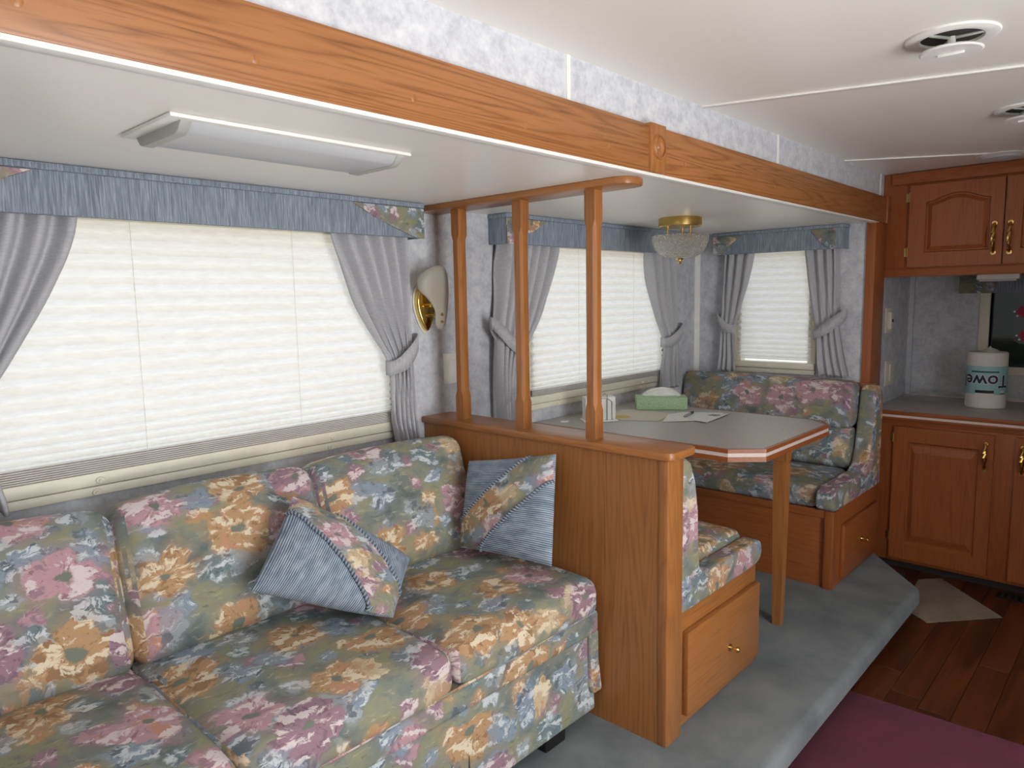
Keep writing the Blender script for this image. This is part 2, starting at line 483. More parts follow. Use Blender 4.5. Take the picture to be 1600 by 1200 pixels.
def prism(poly, plane, lo, hi, bev=0.0, seg=2, bm=None):
    if bm is None: bm = bmesh.new()
    def pt(a, b_, c):
        return {'xy': (a, b_, c), 'xz': (a, c, b_), 'yz': (c, a, b_)}[plane]
    A = [bm.verts.new(pt(a, b_, lo)) for a, b_ in poly]
    B = [bm.verts.new(pt(a, b_, hi)) for a, b_ in poly]
    fs = [bm.faces.new(A), bm.faces.new(B[::-1])]
    n = len(poly)
    for i in range(n):
        fs.append(bm.faces.new((A[i], B[i], B[(i + 1) % n], A[(i + 1) % n])))
    bmesh.ops.recalc_face_normals(bm, faces=fs)
    if bev > 0:
        es = list({ed for f in fs for ed in f.edges if ed.calc_face_angle(0) > 0.6})
        bmesh.ops.bevel(bm, geom=es, offset=bev, segments=seg, affect='EDGES', profile=0.5)
    return bm

def lathe(prof, c, segs=24, axis='z', bm=None):
    if bm is None: bm = bmesh.new()
    c = Vector(c)
    def pt(r, h, a):
        u, v = r * math.cos(a), r * math.sin(a)
        return c + {'z': Vector((u, v, h)), 'y': Vector((u, h, v)), 'x': Vector((h, u, v))}[axis]
    rings = []
    for r, h in prof:
        if r < 1e-6:
            rings.append([bm.verts.new(pt(0, h, 0))])
        else:
            rings.append([bm.verts.new(pt(r, h, 2 * PI * i / segs)) for i in range(segs)])
    fs = []
    for a, b_ in zip(rings, rings[1:]):
        for i in range(segs):
            j = (i + 1) % segs
            if len(a) == 1 and len(b_) == 1: continue
            if len(a) == 1: fs.append(bm.faces.new((a[0], b_[i], b_[j])))
            elif len(b_) == 1: fs.append(bm.faces.new((a[i], a[j], b_[0])))
            else: fs.append(bm.faces.new((a[i], a[j], b_[j], b_[i])))
    bmesh.ops.recalc_face_normals(bm, faces=fs)
    return bm

def tube(pts, r, segs=8, bm=None, closed=False, uvtwist=False):
    if bm is None: bm = bmesh.new()
    pts = [Vector(p) for p in pts]
    n = len(pts)
    uvl = bm.loops.layers.uv.verify() if uvtwist else None
    rings = []; up = Vector((0.13, 0.21, 0.97)); ln = [0.0]
    for i in range(n):
        a = pts[(i - 1) % n] if (closed or i > 0) else pts[i]
        b_ = pts[(i + 1) % n] if (closed or i < n - 1) else pts[i]
        t = (b_ - a).normalized()
        s = t.cross(up)
        if s.length < 1e-3: s = t.cross(Vector((1, 0, 0)))
        s.normalize(); w = s.cross(t)
        rr = r[i] if hasattr(r, '__len__') else r
        rings.append([bm.verts.new(pts[i] + rr * (s * math.cos(2 * PI * k / segs) + w * math.sin(2 * PI * k / segs))) for k in range(segs)])
        if i: ln.append(ln[-1] + (pts[i] - pts[i - 1]).length)
    fs = []
    for i in range(n if closed else n - 1):
        a, b_ = rings[i], rings[(i + 1) % n]
        for k in range(segs):
            j = (k + 1) % segs
            f = bm.faces.new((a[k], a[j], b_[j], b_[k])); fs.append(f)
            if uvtwist:
                for l, uvc in zip(f.loops, ((ln[i], k / segs), (ln[i], (k + 1) / segs), (ln[(i + 1) % n], (k + 1) / segs), (ln[(i + 1) % n], k / segs))):
                    l[uvl].uv = uvc
    if not closed:
        fs.append(bm.faces.new(rings[0])); fs.append(bm.faces.new(rings[-1]))
    bmesh.ops.recalc_face_normals(bm, faces=fs)
    return bm

def cushion(hx, hy, hz, r, bulge=(0, 0, 0), xf=None, n=8, wob=0.0, seed=0.0):
    """rounded box with bulging faces, centred on the origin, then mapped by xf"""
    bm = bmesh.new()
    def axis_pts(h):
        e_ = [0.0, 0.35, 0.7, 1.0]
        a = [-h + r * t for t in e_]
        mid = [-h + r + (2 * h - 2 * r) * i / n for i in range(1, n)]
        return a + mid + [-q for q in reversed(a)]
    ax = [axis_pts(hx), axis_pts(hy), axis_pts(hz)]
    h = (hx, hy, hz)
    cache = {}
    def V(p):
        key = tuple(round(c, 6) for c in p)
        if key in cache: return cache[key]
        inner = Vector([max(-(h[i] - r), min(h[i] - r, p[i])) for i in range(3)])
        d = Vector(p) - inner
        if d.length > 1e-9:
            m_ = max(abs(c) for c in d)
            d = d.normalized() * m_
        q = inner + d
        for i in range(3):
            if bulge[i]:
                j, k = (i + 1) % 3, (i + 2) % 3
                w = max(0.0, 1 - (p[j] / h[j]) ** 2) * max(0.0, 1 - (p[k] / h[k]) ** 2)
                q[i] += bulge[i] * w * (p[i] / h[i])
        if wob:
            q = q + wob * Vector(mnoise.noise_vector(Vector(p) * 6 + Vector((seed, seed * 2, 0))))
        if xf is not None: q = xf(q)
        cache[key] = bm.verts.new(q)
        return cache[key]
    for a in range(3):
        b_, c_ = (a + 1) % 3, (a + 2) % 3
        for s in (-1, 1):
            for i in range(len(ax[b_]) - 1):
                for j in range(len(ax[c_]) - 1):
                    q = []
                    for di, dj in ((0, 0), (1, 0), (1, 1), (0, 1)):
                        p = [0, 0, 0]; p[a] = s * h[a]; p[b_] = ax[b_][i + di]; p[c_] = ax[c_][j + dj]
                        q.append(V(p))
                    if s < 0: q.reverse()
                    if len(set(q)) == 4: bm.faces.new(q)
    return bm

def lerp_poly(poly, z):
    """poly: (value, z) pairs sorted by falling z"""
    if z >= poly[0][1]: return poly[0][0]
    for (a, za), (b_, zb) in zip(poly, poly[1:]):
        if z >= zb:
            t = (za - z) / (za - zb)
            return a + (b_ - a) * t
    return poly[-1][0]
def smooth_poly(poly, z, d=0.035):
    return sum(lerp_poly(poly, z + d * k) for k in (-1, -0.5, 0, 0.5, 1)) / 5.0

# ------------------------------------------------------------------ the setting
FZ = -0.13           # main floor; the slide-out floor is z = 0
CZ = 1.857           # main ceiling
SZ = 1.618           # slide-out ceiling
WY = 2.004           # window wall of the slide-out
EX = 3.736           # end wall of the slide-out
KX = 3.905           # front of the kitchen cabinets
KB = 4.57            # kitchen back wall

fl = struct('floor', box(-1.7, 4.65, -1.4, 2.1, FZ - 0.08, FZ - 0.012), M['dark'])
row = 0
yy = -0.55
plank_cache = {}
while yy < 1.0:
    xx = 0.6 - random.random() * 0.8
    while xx < 4.0:
        ln_ = random.choice((0.7, 0.9, 1.1))
        x1 = min(xx + ln_, 4.02)
        if x1 - xx > 0.05 and x1 > 0.6:
            part('plank', box(max(xx, 0.4) + 0.0006, x1 - 0.0006, yy + 0.0006, yy + 0.0994, FZ - 0.012, FZ, 0.0008, 1), M['plank'], fl)
        xx = x1
    yy += 0.1
# carpeted floor of the slide-out with a rolled front edge and a cut-off corner
def carpet_bm():
    bm = bmesh.new()
    prism([(-0.12, 0.722), (3.395, 0.722), (3.725, 0.99), (3.725, 2.004), (-0.12, 2.004)], 'xy', -0.062, 0.0, bm=bm)
    es = [ed for ed in bm.edges if all(abs(v.co.z) < 1e-4 for v in ed.verts) and max(v.co.y for v in ed.verts) < 1.0]
    es += [ed for ed in bm.edges if abs(ed.verts[0].co.z - ed.verts[1].co.z) > 0.03 and abs(ed.verts[0].co.x - 3.395) < 1e-3]
    bmesh.ops.bevel(bm, geom=es, offset=0.032, segments=5, affect='EDGES', profile=0.5)
    return bm
struct('floor.001', carpet_bm(), M['carpet'])
struct('trim_9', box(-0.12, 3.7, 0.86, 2.0, FZ, -0.062), M['dark'])  # dark block painting the shade in the gap below the slide floor

ceil = struct('ceiling', box(-1.7, 4.65, -1.4, 1.1, CZ, CZ + 0.04), M['ceiling'])
part('seam_strip', prism([(2.035, 1.085), (2.057, 1.085), (2.30, 0.32), (2.50, -0.30), (2.48, -0.30), (2.28, 0.32)], 'xy', CZ - 0.006, CZ, 0.002), M['white'], ceil)
part('seam_strip', prism([(3.315, 1.085), (3.333, 1.085), (3.627, 0.618), (3.95, 0.10), (3.93, 0.10), (3.607, 0.618)], 'xy', CZ - 0.006, CZ, 0.002), M['white'], ceil)
struct('ceiling.001', box(-0.12, EX + 0.02, 1.06, 2.05, SZ, SZ + 0.03), M['ceiling'])

def wall_x(y0, y1, xs, zs, holes):
    """wall lying along X between y0 and y1, with rectangular holes (x0,x1,z0,z1)"""
    bm = bmesh.new()
    cx = sorted({xs[0], xs[1]} | {h[0] for h in holes} | {h[1] for h in holes})
    for a, b_ in zip(cx, cx[1:]):
        mid = (a + b_) / 2
        cut = sorted([(h[2], h[3]) for h in holes if h[0] < mid < h[1]])
        z = zs[0]
        for c0, c1 in cut:
            box(a, b_, y0, y1, z, c0, bm=bm); z = c1
        box(a, b_, y0, y1, z, zs[1], bm=bm)
    return bm
def wall_y(x0, x1, ys, zs, holes):
    bm = wall_x(x0, x1, ys, zs, holes)
    for v in bm.verts: v.co = Vector((v.co.y, v.co.x, v.co.z))
    bmesh.ops.reverse_faces(bm, faces=bm.faces)
    return bm
W1 = (0.30, 1.545, 0.868, 1.52)
W2 = (2.27, 3.36, 0.868, 1.52)
W3 = (1.345, 1.745, 0.925, 1.52)
WK = (-0.25, 0.705, 0.875, 1.34)
struct('wall_left', wall_x(WY, WY + 0.05, (-0.17, EX + 0.05), (0.0, SZ + 0.03), [W1, W2]), M['wall'])
struct('wall_end', wall_y(EX, EX + 0.045, (1.09, WY), (0.0, SZ + 0.03), [W3]), M['wall'])
struct('wall_near', box(-0.17, -0.12, 1.05, WY, 0.0, SZ), M['wall'])
struct('wall_upper', box(-1.7, KX + 0.02, 1.086, 1.12, SZ + 0.03, CZ), M['wall'])
struct('wall_front_left', box(-1.7, -0.17, 1.086, 1.12, FZ, SZ + 0.03), M['wall'])
struct('wall_kitchen_side', box(EX + 0.047, KB, 1.105, 1.15, FZ, CZ), M['wall'])
struct('wall_kitchen', wall_y(KB, KB + 0.05, (-1.4, 1.15), (FZ, CZ), [WK]), M['wall'])
WR = (0.25, 1.65, 0.02, 1.65)
WB = (-0.35, 0.75, 0.75, 1.65)
struct('wall_right', wall_x(-1.4, -1.35, (-1.7, 4.6), (FZ, CZ), [WR]), M['red_z'])
struct('wall_rear', wall_y(-1.7, -1.65, (-1.35, 1.086), (FZ, CZ), [WB]), M['red_z'])
struct('wall_light_blocker', box(2.10, 2.15, -1.35, -0.78, FZ, CZ), M['red_z'])  # added unseen wall, keeps the side daylight off the kitchen
for nm, h, ax, c in (('window_5', WR, 'x', -1.375), ('window_6', WB, 'y', -1.675)):
    w = struct_empty(nm, (0, 0, 0))
    bm = bmesh.new()
    for a, b_, z0, z1 in ((h[0], h[0] + 0.03, h[2], h[3]), (h[1] - 0.03, h[1], h[2], h[3]), (h[0], h[1], h[2], h[2] + 0.03), (h[0], h[1], h[3] - 0.03, h[3]), ((h[0] + h[1]) / 2 - 0.015, (h[0] + h[1]) / 2 + 0.015, h[2], h[3])):
        if ax == 'x': box(a, b_, c - 0.02, c + 0.02, z0, z1, bm=bm)
        else: box(c - 0.02, c + 0.02, a, b_, z0, z1, bm=bm)
    part('frame', bm, M['cream'], w)
    g_ = box(h[0], h[1], c - 0.002, c + 0.002, h[2], h[3]) if ax == 'x' else box(c - 0.002, c + 0.002, h[0], h[1], h[2], h[3])
    part('pane', g_, M['pane'], w)

# oak fascia above the slide-out opening
hdr = struct('trim_1', box(-1.65, 1.703, 1.058, 1.086, SZ + 0.003, 1.745, 0.002), M['oak_header'])
part('board', box(1.775, KX - 0.02, 1.058, 1.086, SZ + 0.003, 1.745, 0.002), M['oak_header'], hdr)
blk = part('corner_block', box(1.700, 1.778, 1.050, 1.086, SZ + 0.003, 1.750, 0.003), M['oak_z'], hdr)
ros = bmesh.new()
lathe([(0, 0.0035), (0.006, 0.003), (0.009, 0.0), (0.012, -0.001), (0.016, 0.002), (0.021, 0.003), (0.025, 0.0), (0.028, -0.001), (0.0285, 0.004), (0.031, 0.004), (0.033, 0.0)], (0, 0, 0), 32, 'y', ros)
for v in ros.verts: v.co = Vector((1.739 + v.co.x, 1.0495 - v.co.y, 1.690 + v.co.z))
part('rosette', ros, M['oak_z'], hdr)
part('end_block', box(KX - 0.045, KX - 0.001, 1.050, 1.086, SZ + 0.001, 1.748, 0.003), M['red_z'], hdr)
for px in (0.271, 0.58, 0.893, 1.204, 1.519, 1.893, 2.21, 2.523, 2.852, 3.2, 3.55):
    part('screw_plug', lathe([(0, 0.0012), (0.006, 0.0008), (0.0075, 0)], (px, 0, 1.662), 12, 'y'), M['oak_z'], hdr)
    o = bpy.context.scene.objects[-1] if False else None
for o in hdr.children:
    if o.name.startswith('screw_plug'):
        for v in o.data.vertices: v.co.y = 1.0581 - v.co.y
        o.data.flip_normals()
struct('trim_2', box(EX - 0.012, KX - 0.012, 1.062, 1.104, 0.0, SZ + 0.002, 0.002), M['red_z'])
tr = struct('trim_3', prism([(EX, WY), (EX - 0.022, WY), (EX - 0.006, WY - 0.006), (EX, WY - 0.022)], 'xy', 0.0, SZ), M['white'])
for i, sx_ in enumerate((1.389, 2.611, 3.845)):
    struct('trim_%d' % (i + 4), box(sx_ - 0.007, sx_ + 0.007, 1.082, 1.087, 1.745, CZ, 0.0015, 1), M['white'])
struct('trim_7', box(-0.12, EX, 1.062, 1.09, SZ - 0.004, SZ + 0.004, 0.0015), M['white'])
struct('trim_8', box(4.545, KB + 0.002, 1.08, 1.107, 0.69, CZ), M['wall'])

# windows of the slide-out: frame, pane, twin bottom rails with latches
def slide_window(name, h, axis, wallc, latches):
    w = struct_empty(name, (0, 0, 0))
    def bx(a, b_, d0, d1, z0, z1, bev=0.0, bm=None):
        # depth measured from the wall face into the room (positive = room side)
        if axis == 'x': return box(a, b_, wallc - d1, wallc - d0, z0, z1, bev, bm=bm)
        return box(wallc - d1, wallc - d0, a, b_, z0, z1, bev, bm=bm)
    bm = bmesh.new()
    bx(h[0] - 0.02, h[0] + 0.02, -0.04, 0.012, h[2], h[3], bm=bm)
    bx(h[1] - 0.02, h[1] + 0.02, -0.04, 0.012, h[2], h[3], bm=bm)
    bx(h[0] - 0.02, h[1] + 0.02, -0.04, 0.012, h[3] - 0.02, h[3] + 0.02, bm=bm)
    part('frame', bm, M['cream'], w)
    part('pane', bx(h[0], h[1], -0.032, -0.027, h[2], h[3]), M['pane'], w)
    part('bottom_rail', bx(h[0] - 0.02, h[1] + 0.02, -0.04, 0.024, h[2] - 0.031, h[2] + 0.003, 0.004), M['cream'], w)
    part('bottom_rail', bx(h[0] - 0.02, h[1] + 0.02, 0.0, 0.017, h[2] - 0.058, h[2] - 0.033, 0.004), M['cream'], w)
    for a, z in latches:
        lt = lathe([(0, 0.008), (0.004, 0.008), (0.005, 0.004), (0.010, 0.004), (0.012, 0.0)], (0, 0, 0), 14, 'y')
        dd = 0.024 if z > h[2] - 0.033 else 0.017
        for v in lt.verts:
            v.co = Vector((a + v.co.x, wallc - dd - v.co.y, z + v.co.z * 0.75)) if axis == 'x' else Vector((wallc - dd - v.co.y, a + v.co.x, z + v.co.z * 0.75))
        bmesh.ops.recalc_face_normals(lt, faces=lt.faces)
        part('latch', lt, M['cream'], w)
    return w
slide_window('window_1', W1, 'x', WY, [(0.59, 0.851), (0.582, 0.82), (1.281, 0.852), (1.273, 0.820)])
slide_window('window_2', W2, 'x', WY, [(2.444, 0.848), (2.444, 0.818), (3.136, 0.848), (3.136, 0.818)])
slide_window('window_3', W3, 'y', EX, [(1.57, 0.905), (1.57, 0.880)])

# pleated shades
def blind(name, label, h, axis, wallc, zbot, zstack, cords, loc):
    t = T(name, label, 'blind', loc, 'pleated window shades')
    a, b_ = h[0] + 0.004, h[1] - 0.004
    if axis == 'x': a, b_ = h[0] - 0.0, h[1]
    bm = bmesh.new()
    rows = []
    z = 1.512; k = 0
    pts = []
    pitch = 0.0185
    while z > zbot:
        near_ = max(0.0, min(1.0, (z - zbot) / 0.16))
        pts.append((z, 0.0215 if k % 2 else 0.0085))
        z -= pitch * (0.42 + 0.58 * near_); k += 1
    pts.append((zbot, 0.018))
    def P3(s, d, zz):
        return (s, wallc - d, zz) if axis == 'x' else (wallc - d, s, zz)
    for zz, d in pts:
        rows.append([bm.verts.new(P3(a, d, zz)), bm.verts.new(P3(b_, d, zz))])
    for r0, r1 in zip(rows, rows[1:]):
        bm.faces.new((r0[0], r0[1], r1[1], r1[0]))
    part('pleated_cloth', bm, M['blind'], t, angle=10)
    if zstack:
        n = 6
        for i in range(n):
            zz = zbot - (zbot - zstack) * (i + 0.5) / n
            hh = (zbot - zstack) / n * 0.32
            bmf = box(a, b_, wallc - 0.024, wallc - 0.010, zz - hh, zz + hh) if axis == 'x' else box(wallc - 0.024, wallc - 0.010, a, b_, zz - hh, zz + hh)
            part('stacked_pleat', bmf, M['blind'], t)
        bmr = box(a, b_, wallc - 0.020, wallc - 0.008, zstack - 0.001, zbot) if axis == 'x' else box(wallc - 0.02, wallc - 0.008, a, b_, zstack - 0.001, zbot)
        part('fold_gap_fill', bmr, M['brown'], t)  # brown bar painting the dark gaps between the stacked folds
    bmt = box(a, b_, wallc - 0.026, wallc - 0.006, 1.505, 1.53) if axis == 'x' else box(wallc - 0.026, wallc - 0.006, a, b_, 1.505, 1.53)
    part('head_rail', bmt, M['cream'], t)
    for c in cords:
        part('cord', tube([P3(c, 0.0235, 1.51), P3(c, 0.0235, zbot)], 0.0007, 5), M['cream'], t)
    return t
M['brown'] = m_plain('brown_fold_gap', lin(120, 100, 92), 0.8)
blind('pleated_shade', 'wide cream pleated shade closed over the window behind the sofa', W1, 'x', WY, 0.905, 0.872, (0.71, 1.17), (0.92, WY, 0.87))
blind('pleated_shade', 'pleated shade over the side window behind the dinette table', W2, 'x', WY, 0.895, 0.872, (2.6, 3.05), (2.8, WY, 0.87))
blind('pleated_shade', 'narrow pleated shade over the small end window above the far dinette bench', W3, 'y', EX, 0.94, None, (), (EX, 1.54, 0.93))

# ------------------------------------------------------------------ valances and curtains
def valance(label, a0, a1, axis, front, wallc, corners, loc):
    t = T('valance', label, 'valance', loc, 'blue padded valances')
    def bx(s0, s1, d0, d1, z0, z1, bev=0.004):
        if axis == 'x': return box(s0, s1, d0, d1, z0, z1, bev)
        return box(d0, d1, s0, s1, z0, z1, bev)
    part('padded_board', bx(a0, a1, front, front + 0.012, 1.500, SZ - 0.016, 0.004), M['valance'], t)
    for s0, s1 in ((a0, a0 + 0.010), (a1 - 0.010, a1)):
        part('end_board', bx(s0, s1, front + 0.010, wallc - 0.001, 1.500, SZ - 0.016, 0.003), M['valance'], t)
    part('top_welt', bx(a0 - 0.004, a1 + 0.004, front - 0.006, wallc - 0.001, SZ - 0.018, SZ - 0.001, 0.004), M['valance'], t)
    for poly in corners:
        if axis == 'x': bm = prism(poly, 'xz', front - 0.006, front + 0.001, 0.002)
        else: bm = prism(poly, 'yz', front - 0.006, front + 0.001, 0.002)
        part('floral_corner', bm, M['floral_small'], t)
    return t
zt_, zb_ = SZ - 0.020, 1.499
valance('long blue valance with floral corners over the sofa window', 0.203, 1.628, 'x', 1.905, WY,
        [[(1.342, zt_), (1.42, zt_ - 0.038), (1.50, zt_ - 0.068), (1.575, zb_ + 0.006), (1.60, zb_), (1.629, zb_), (1.629, zt_)],
         [(0.486, zt_), (0.40, zt_ - 0.038), (0.31, zt_ - 0.068), (0.25, zb_ + 0.006), (0.23, zb_), (0.202, zb_), (0.202, zt_)]], (0.9, WY, 1.5))
valance('blue valance seen through the oak posts over the dinette side window', 2.046, 3.56, 'x', 1.905, WY,
        [[(2.29, zt_), (2.20, zt_ - 0.045), (2.12, zb_ + 0.03), (2.08, zb_), (2.045, zb_), (2.045, zt_)],
         [(3.31, zt_), (3.40, zt_ - 0.045), (3.48, zb_ + 0.03), (3.52, zb_), (3.561, zb_), (3.561, zt_)]], (2.8, WY, 1.5))
valance('short blue valance over the small end window of the dinette', 1.186, 1.862, 'y', 3.655, EX,
        [[(1.700, zt_), (1.76, zt_ - 0.045), (1.80, zb_ + 0.02), (1.82, zb_), (1.863, zb_), (1.863, zt_)],
         [(1.345, zt_), (1.31, zt_ - 0.045), (1.27, zb_ + 0.01), (1.25, zb_), (1.222, zb_), (1.222, zt_)]], (EX, 1.5, 1.5))

def curtain(label, axis, inner, outer, plane, tie, nfold, loc, zbot, room=-1, full=1.0):
    """inner/outer: (s, z) edge lines; tie: (s_hook, z_hook, s_in, z_in)"""
    t = T('curtain', label, 'curtain', loc, 'lilac grey tieback curtains')
    bm = bmesh.new()
    NR, NC = 64, 60
    grid = []
    zti = (tie[1] + tie[3]) / 2 - 0.02
    for i in range(NR + 1):
        z = 1.590 - (1.590 - zbot) * i / NR
        row_ = []
        si, so = smooth_poly(inner, z), smooth_poly(outer, z)
        dz = z - zti
        g = min(1.0, abs(dz) / 0.32)
        for j in range(NC + 1):
            u = j / NC
            # edge lines of the folds run towards the tie
            s = so + (si - so) * u
            s += 0.004 * math.sin(2 * PI * nfold * u * 2 + 0.6) * (1 - g)
            w_ = abs(si - so)
            amp = 0.008 + 0.014 * g if dz > 0 else 0.010 + 0.012 * g
            ph = 1.1 * math.sin(z * 7 + nfold) + 0.7 * mnoise.noise(Vector((z * 4, nfold, u * 2)))
            uu = u ** (1.0 + 0.35 * math.sin(nfold))
            d = amp * math.sin(2 * PI * nfold * uu + ph) + 0.006 * mnoise.noise(Vector((u * 9, z * 3, nfold * 2.2)))
            d = d * full - room * 0.040 * max(0.0, 1 - u / 0.10) * (0.4 + 0.6 * g)
            drop = 0.012 * math.sin(2 * PI * nfold * u + ph) if i == NR else 0
            zz = z + drop * 0.5
            # gathered cloth bulges into the room near the tie
            d = d * 1.0 + room * 0.012 * math.exp(-(dz / 0.12) ** 2) * math.sin(PI * u)
            row_.append(bm.verts.new((s, plane + d, zz) if axis == 'x' else (plane + d, s, zz)))
        grid.append(row_)
    for i in range(NR):
        for j in range(NC):
            bm.faces.new((grid[i][j], grid[i][j + 1], grid[i + 1][j + 1], grid[i + 1][j]))
    o = part('cloth', bm, M['curtain'], t, angle=80)
    sm = o.modifiers.new('thickness', 'SOLIDIFY'); sm.thickness = 0.002
    # tieback: a ribbed band round the gathered cloth, hooked to the wall on the outer side
    sh, zh, si, zi = tie
    bm = bmesh.new(); N = 72
    ringA, ringB = [], []
    for k in range(N):
        a = 2 * PI * k / N
        s = (sh + si) / 2 + (si - sh) / 2 * math.cos(a)
        f = (s - sh) / (si - sh)
        d = room * (0.036 * max(0, math.sin(a)) ** 0.6) if math.sin(a) > 0 else 0.018 * abs(math.sin(a))
        d += room * 0.0018 * math.sin(26 * a)
        z = zh + (zi - zh) * f - 0.014 * math.sin(PI * f)
        hgt = 0.024 + 0.009 * math.sin(PI * min(1, f * 1.2))
        for ring, q in ((ringA, hgt), (ringB, -hgt)):
            ring.append(bm.verts.new((s, plane + d, z + q) if axis == 'x' else (plane + d, s, z + q)))
    for k in range(N):
        j = (k + 1) % N
        bm.faces.new((ringA[k], ringA[j], ringB[j], ringB[k]))
    o = part('tieback', bm, M['curtain'], t, angle=60)
    sm = o.modifiers.new('thickness', 'SOLIDIFY'); sm.thickness = 0.004
    return t
PY = 1.945
curtain('lilac grey curtain on the left edge of the sofa window', 'x',
        [(0.578, 1.50), (0.555, 1.42), (0.50, 1.30), (0.42, 1.17), (0.345, 1.06), (0.345, 1.0), (0.368, 0.90), (0.382, 0.826)],
        [(0.235, 1.50), (0.24, 1.2), (0.245, 1.05), (0.24, 0.9), (0.23, 0.82)], PY, (0.235, 1.10, 0.352, 1.03), 6, (0.35, WY, 0.82), 0.822)
curtain('lilac grey curtain tied back between the sofa window and the oak divider', 'x',
        [(1.271, 1.50), (1.31, 1.405), (1.37, 1.27), (1.43, 1.175), (1.488, 1.09), (1.497, 1.04), (1.493, 0.95), (1.497, 0.86), (1.517, 0.80)],
        [(1.612, 1.50), (1.605, 1.3), (1.595, 1.155), (1.592, 1.05), (1.60, 0.92), (1.613, 0.79)], PY, (1.606, 1.152, 1.483, 1.062), 6, (1.5, WY, 0.80), 0.792)
curtain('lilac grey curtain behind the middle oak post of the divider', 'x',
        [(2.405, 1.50), (2.36, 1.36), (2.29, 1.21), (2.20, 1.10), (2.17, 1.06), (2.13, 0.95), (2.12, 0.80)],
        [(2.062, 1.50), (2.055, 1.3), (2.03, 1.19), (2.025, 1.05), (2.03, 0.80)], PY, (1.985, 1.195, 2.185, 1.055), 6, (2.1, WY, 0.80), 0.795)
curtain('lilac grey curtain on the far side of the dinette side window', 'x',
        [(3.090, 1.50), (3.13, 1.35), (3.20, 1.18), (3.268, 1.06), (3.272, 1.03), (3.25, 0.93), (3.245, 0.82)],
        [(3.43, 1.50), (3.43, 1.2), (3.43, 1.06), (3.445, 0.93), (3.466, 0.80)], PY, (3.44, 1.12, 3.262, 1.045), 5, (3.3, WY, 0.80), 0.80)
PX = 3.690
curtain('lilac grey curtain on the left of the small end window', 'y',
        [(1.648, 1.50), (1.68, 1.34), (1.72, 1.20), (1.748, 1.10), (1.750, 1.04), (1.742, 0.93), (1.735, 0.85)],
        [(1.826, 1.50), (1.832, 1.25), (1.832, 1.1), (1.84, 0.95), (1.862, 0.85)], PX, (1.848, 1.165, 1.748, 1.10), 4, (EX, 1.8, 0.85), 0.872, full=0.6)
curtain('lilac grey curtain on the right of the small end window', 'y',
        [(1.388, 1.50), (1.365, 1.35), (1.335, 1.20), (1.310, 1.09), (1.308, 1.04), (1.302, 0.93), (1.288, 0.845)],
        [(1.222, 1.50), (1.215, 1.25), (1.20, 1.1), (1.175, 0.95), (1.15, 0.845)], PX, (1.172, 1.185, 1.322, 1.08), 4, (EX, 1.25, 0.85), 0.872, full=0.6)

# ------------------------------------------------------------------ room divider with posts
dv = T('room_divider', 'oak half wall with three posts between the sofa and the dinette', 'divider', (1.73, 1.45, 0.0))
part('panel', box(1.686, 1.768, 1.012, WY - 0.002, 0.0, 0.843), M['oak_z'], dv)
part('end_board', box(1.684, 1.770, 0.982, 1.012, 0.0, 0.843, 0.003), M['oak_z'], dv)
cap = [(1.672, WY - 0.002), (1.672, 0.985), (1.676, 0.974), (1.688, 0.966), (1.705, 0.962), (1.785, 0.962), (1.805, 0.966), (1.816, 0.978), (1.818, 0.99), (1.818, WY - 0.002)]
part('cap_rail', prism(cap, 'xy', 0.843, 0.866, 0.005, 2), M['oak_y'], dv)
hr = [(1.672, WY - 0.002), (1.672, 1.155), (1.682, 1.128), (1.70, 1.114), (1.73, 1.108), (1.76, 1.114), (1.778, 1.128), (1.788, 1.155), (1.788, WY - 0.002)]
part('head_rail', prism(hr, 'xy', SZ - 0.020, SZ - 0.0005, 0.003, 2), M['oak_y'], dv)
def post_bm(x, y, s=0.0195):
    bm = bmesh.new()
    z0, z1 = 0.866, SZ - 0.020
    levels = [(z0, 0.0), (z0 + 0.085, 0.0), (z0 + 0.105, 0.0085), (z1 - 0.105, 0.0085), (z1 - 0.085, 0.0), (z1, 0.0)]
    rings = []
    for z, c in levels:
        c = max(c, 0.0012)
        rings.append([bm.verts.new((x + a, y + b_, z)) for a, b_ in ((s, -s + c), (s, s - c), (s - c, s), (-s + c, s), (-s, s - c), (-s, -s + c), (-s + c, -s), (s - c, -s))])
    for a, b_ in zip(rings, rings[1:]):
        for i in range(8):
            j = (i + 1) % 8
            bm.faces.new((a[i], a[j], b_[j], b_[i]))
    bm.faces.new(rings[0][::-1]); bm.faces.new(rings[-1])
    bmesh.ops.recalc_face_normals(bm, faces=bm.faces)
    return bm
for y in (1.838, 1.551, 1.264):
    part('post', post_bm(1.732, y), M['oak_z'], dv, angle=20)
for y in (1.70, 1.435):
    part('screw_plug', lathe([(0, -0.0015), (0.007, -0.001), (0.008, 0)], (1.70, y, SZ - 0.0202), 12), M['oak_x'], dv)

# ------------------------------------------------------------------ sofa
sf = T('sofa', 'three seat sofa upholstered in a painterly floral print below the wide window', 'sofa', (0.85, 1.5, 0.0))
XS = [(0.03, 0.548), (0.552, 1.082), (1.086, 1.664)]
part('base', box(0.04, 1.655, 1.235, 1.93, 0.06, 0.31, 0.01), M['floral'], sf, 'front_y')
for i, (a, b_) in enumerate(XS):
    w = (b_ - a) / 2; cx_ = (a + b_) / 2
    # seat cushion whose front edge falls over the rail
    def xf(p, cx_=cx_, w=w):
        y = 1.51 + p.y
        z = 0.412 + p.z
        t = max(0.0, (1.28 - y) / 0.10)
        return Vector((cx_ + p.x, y, z - 0.012 * t * t))
    part('seat_cushion', cushion(w, 0.32, 0.055, 0.040, (0.010, 0.006, 0.012), xf, 8, 0.003, i * 3.1), M['floral'], sf, 'front_y', 60)
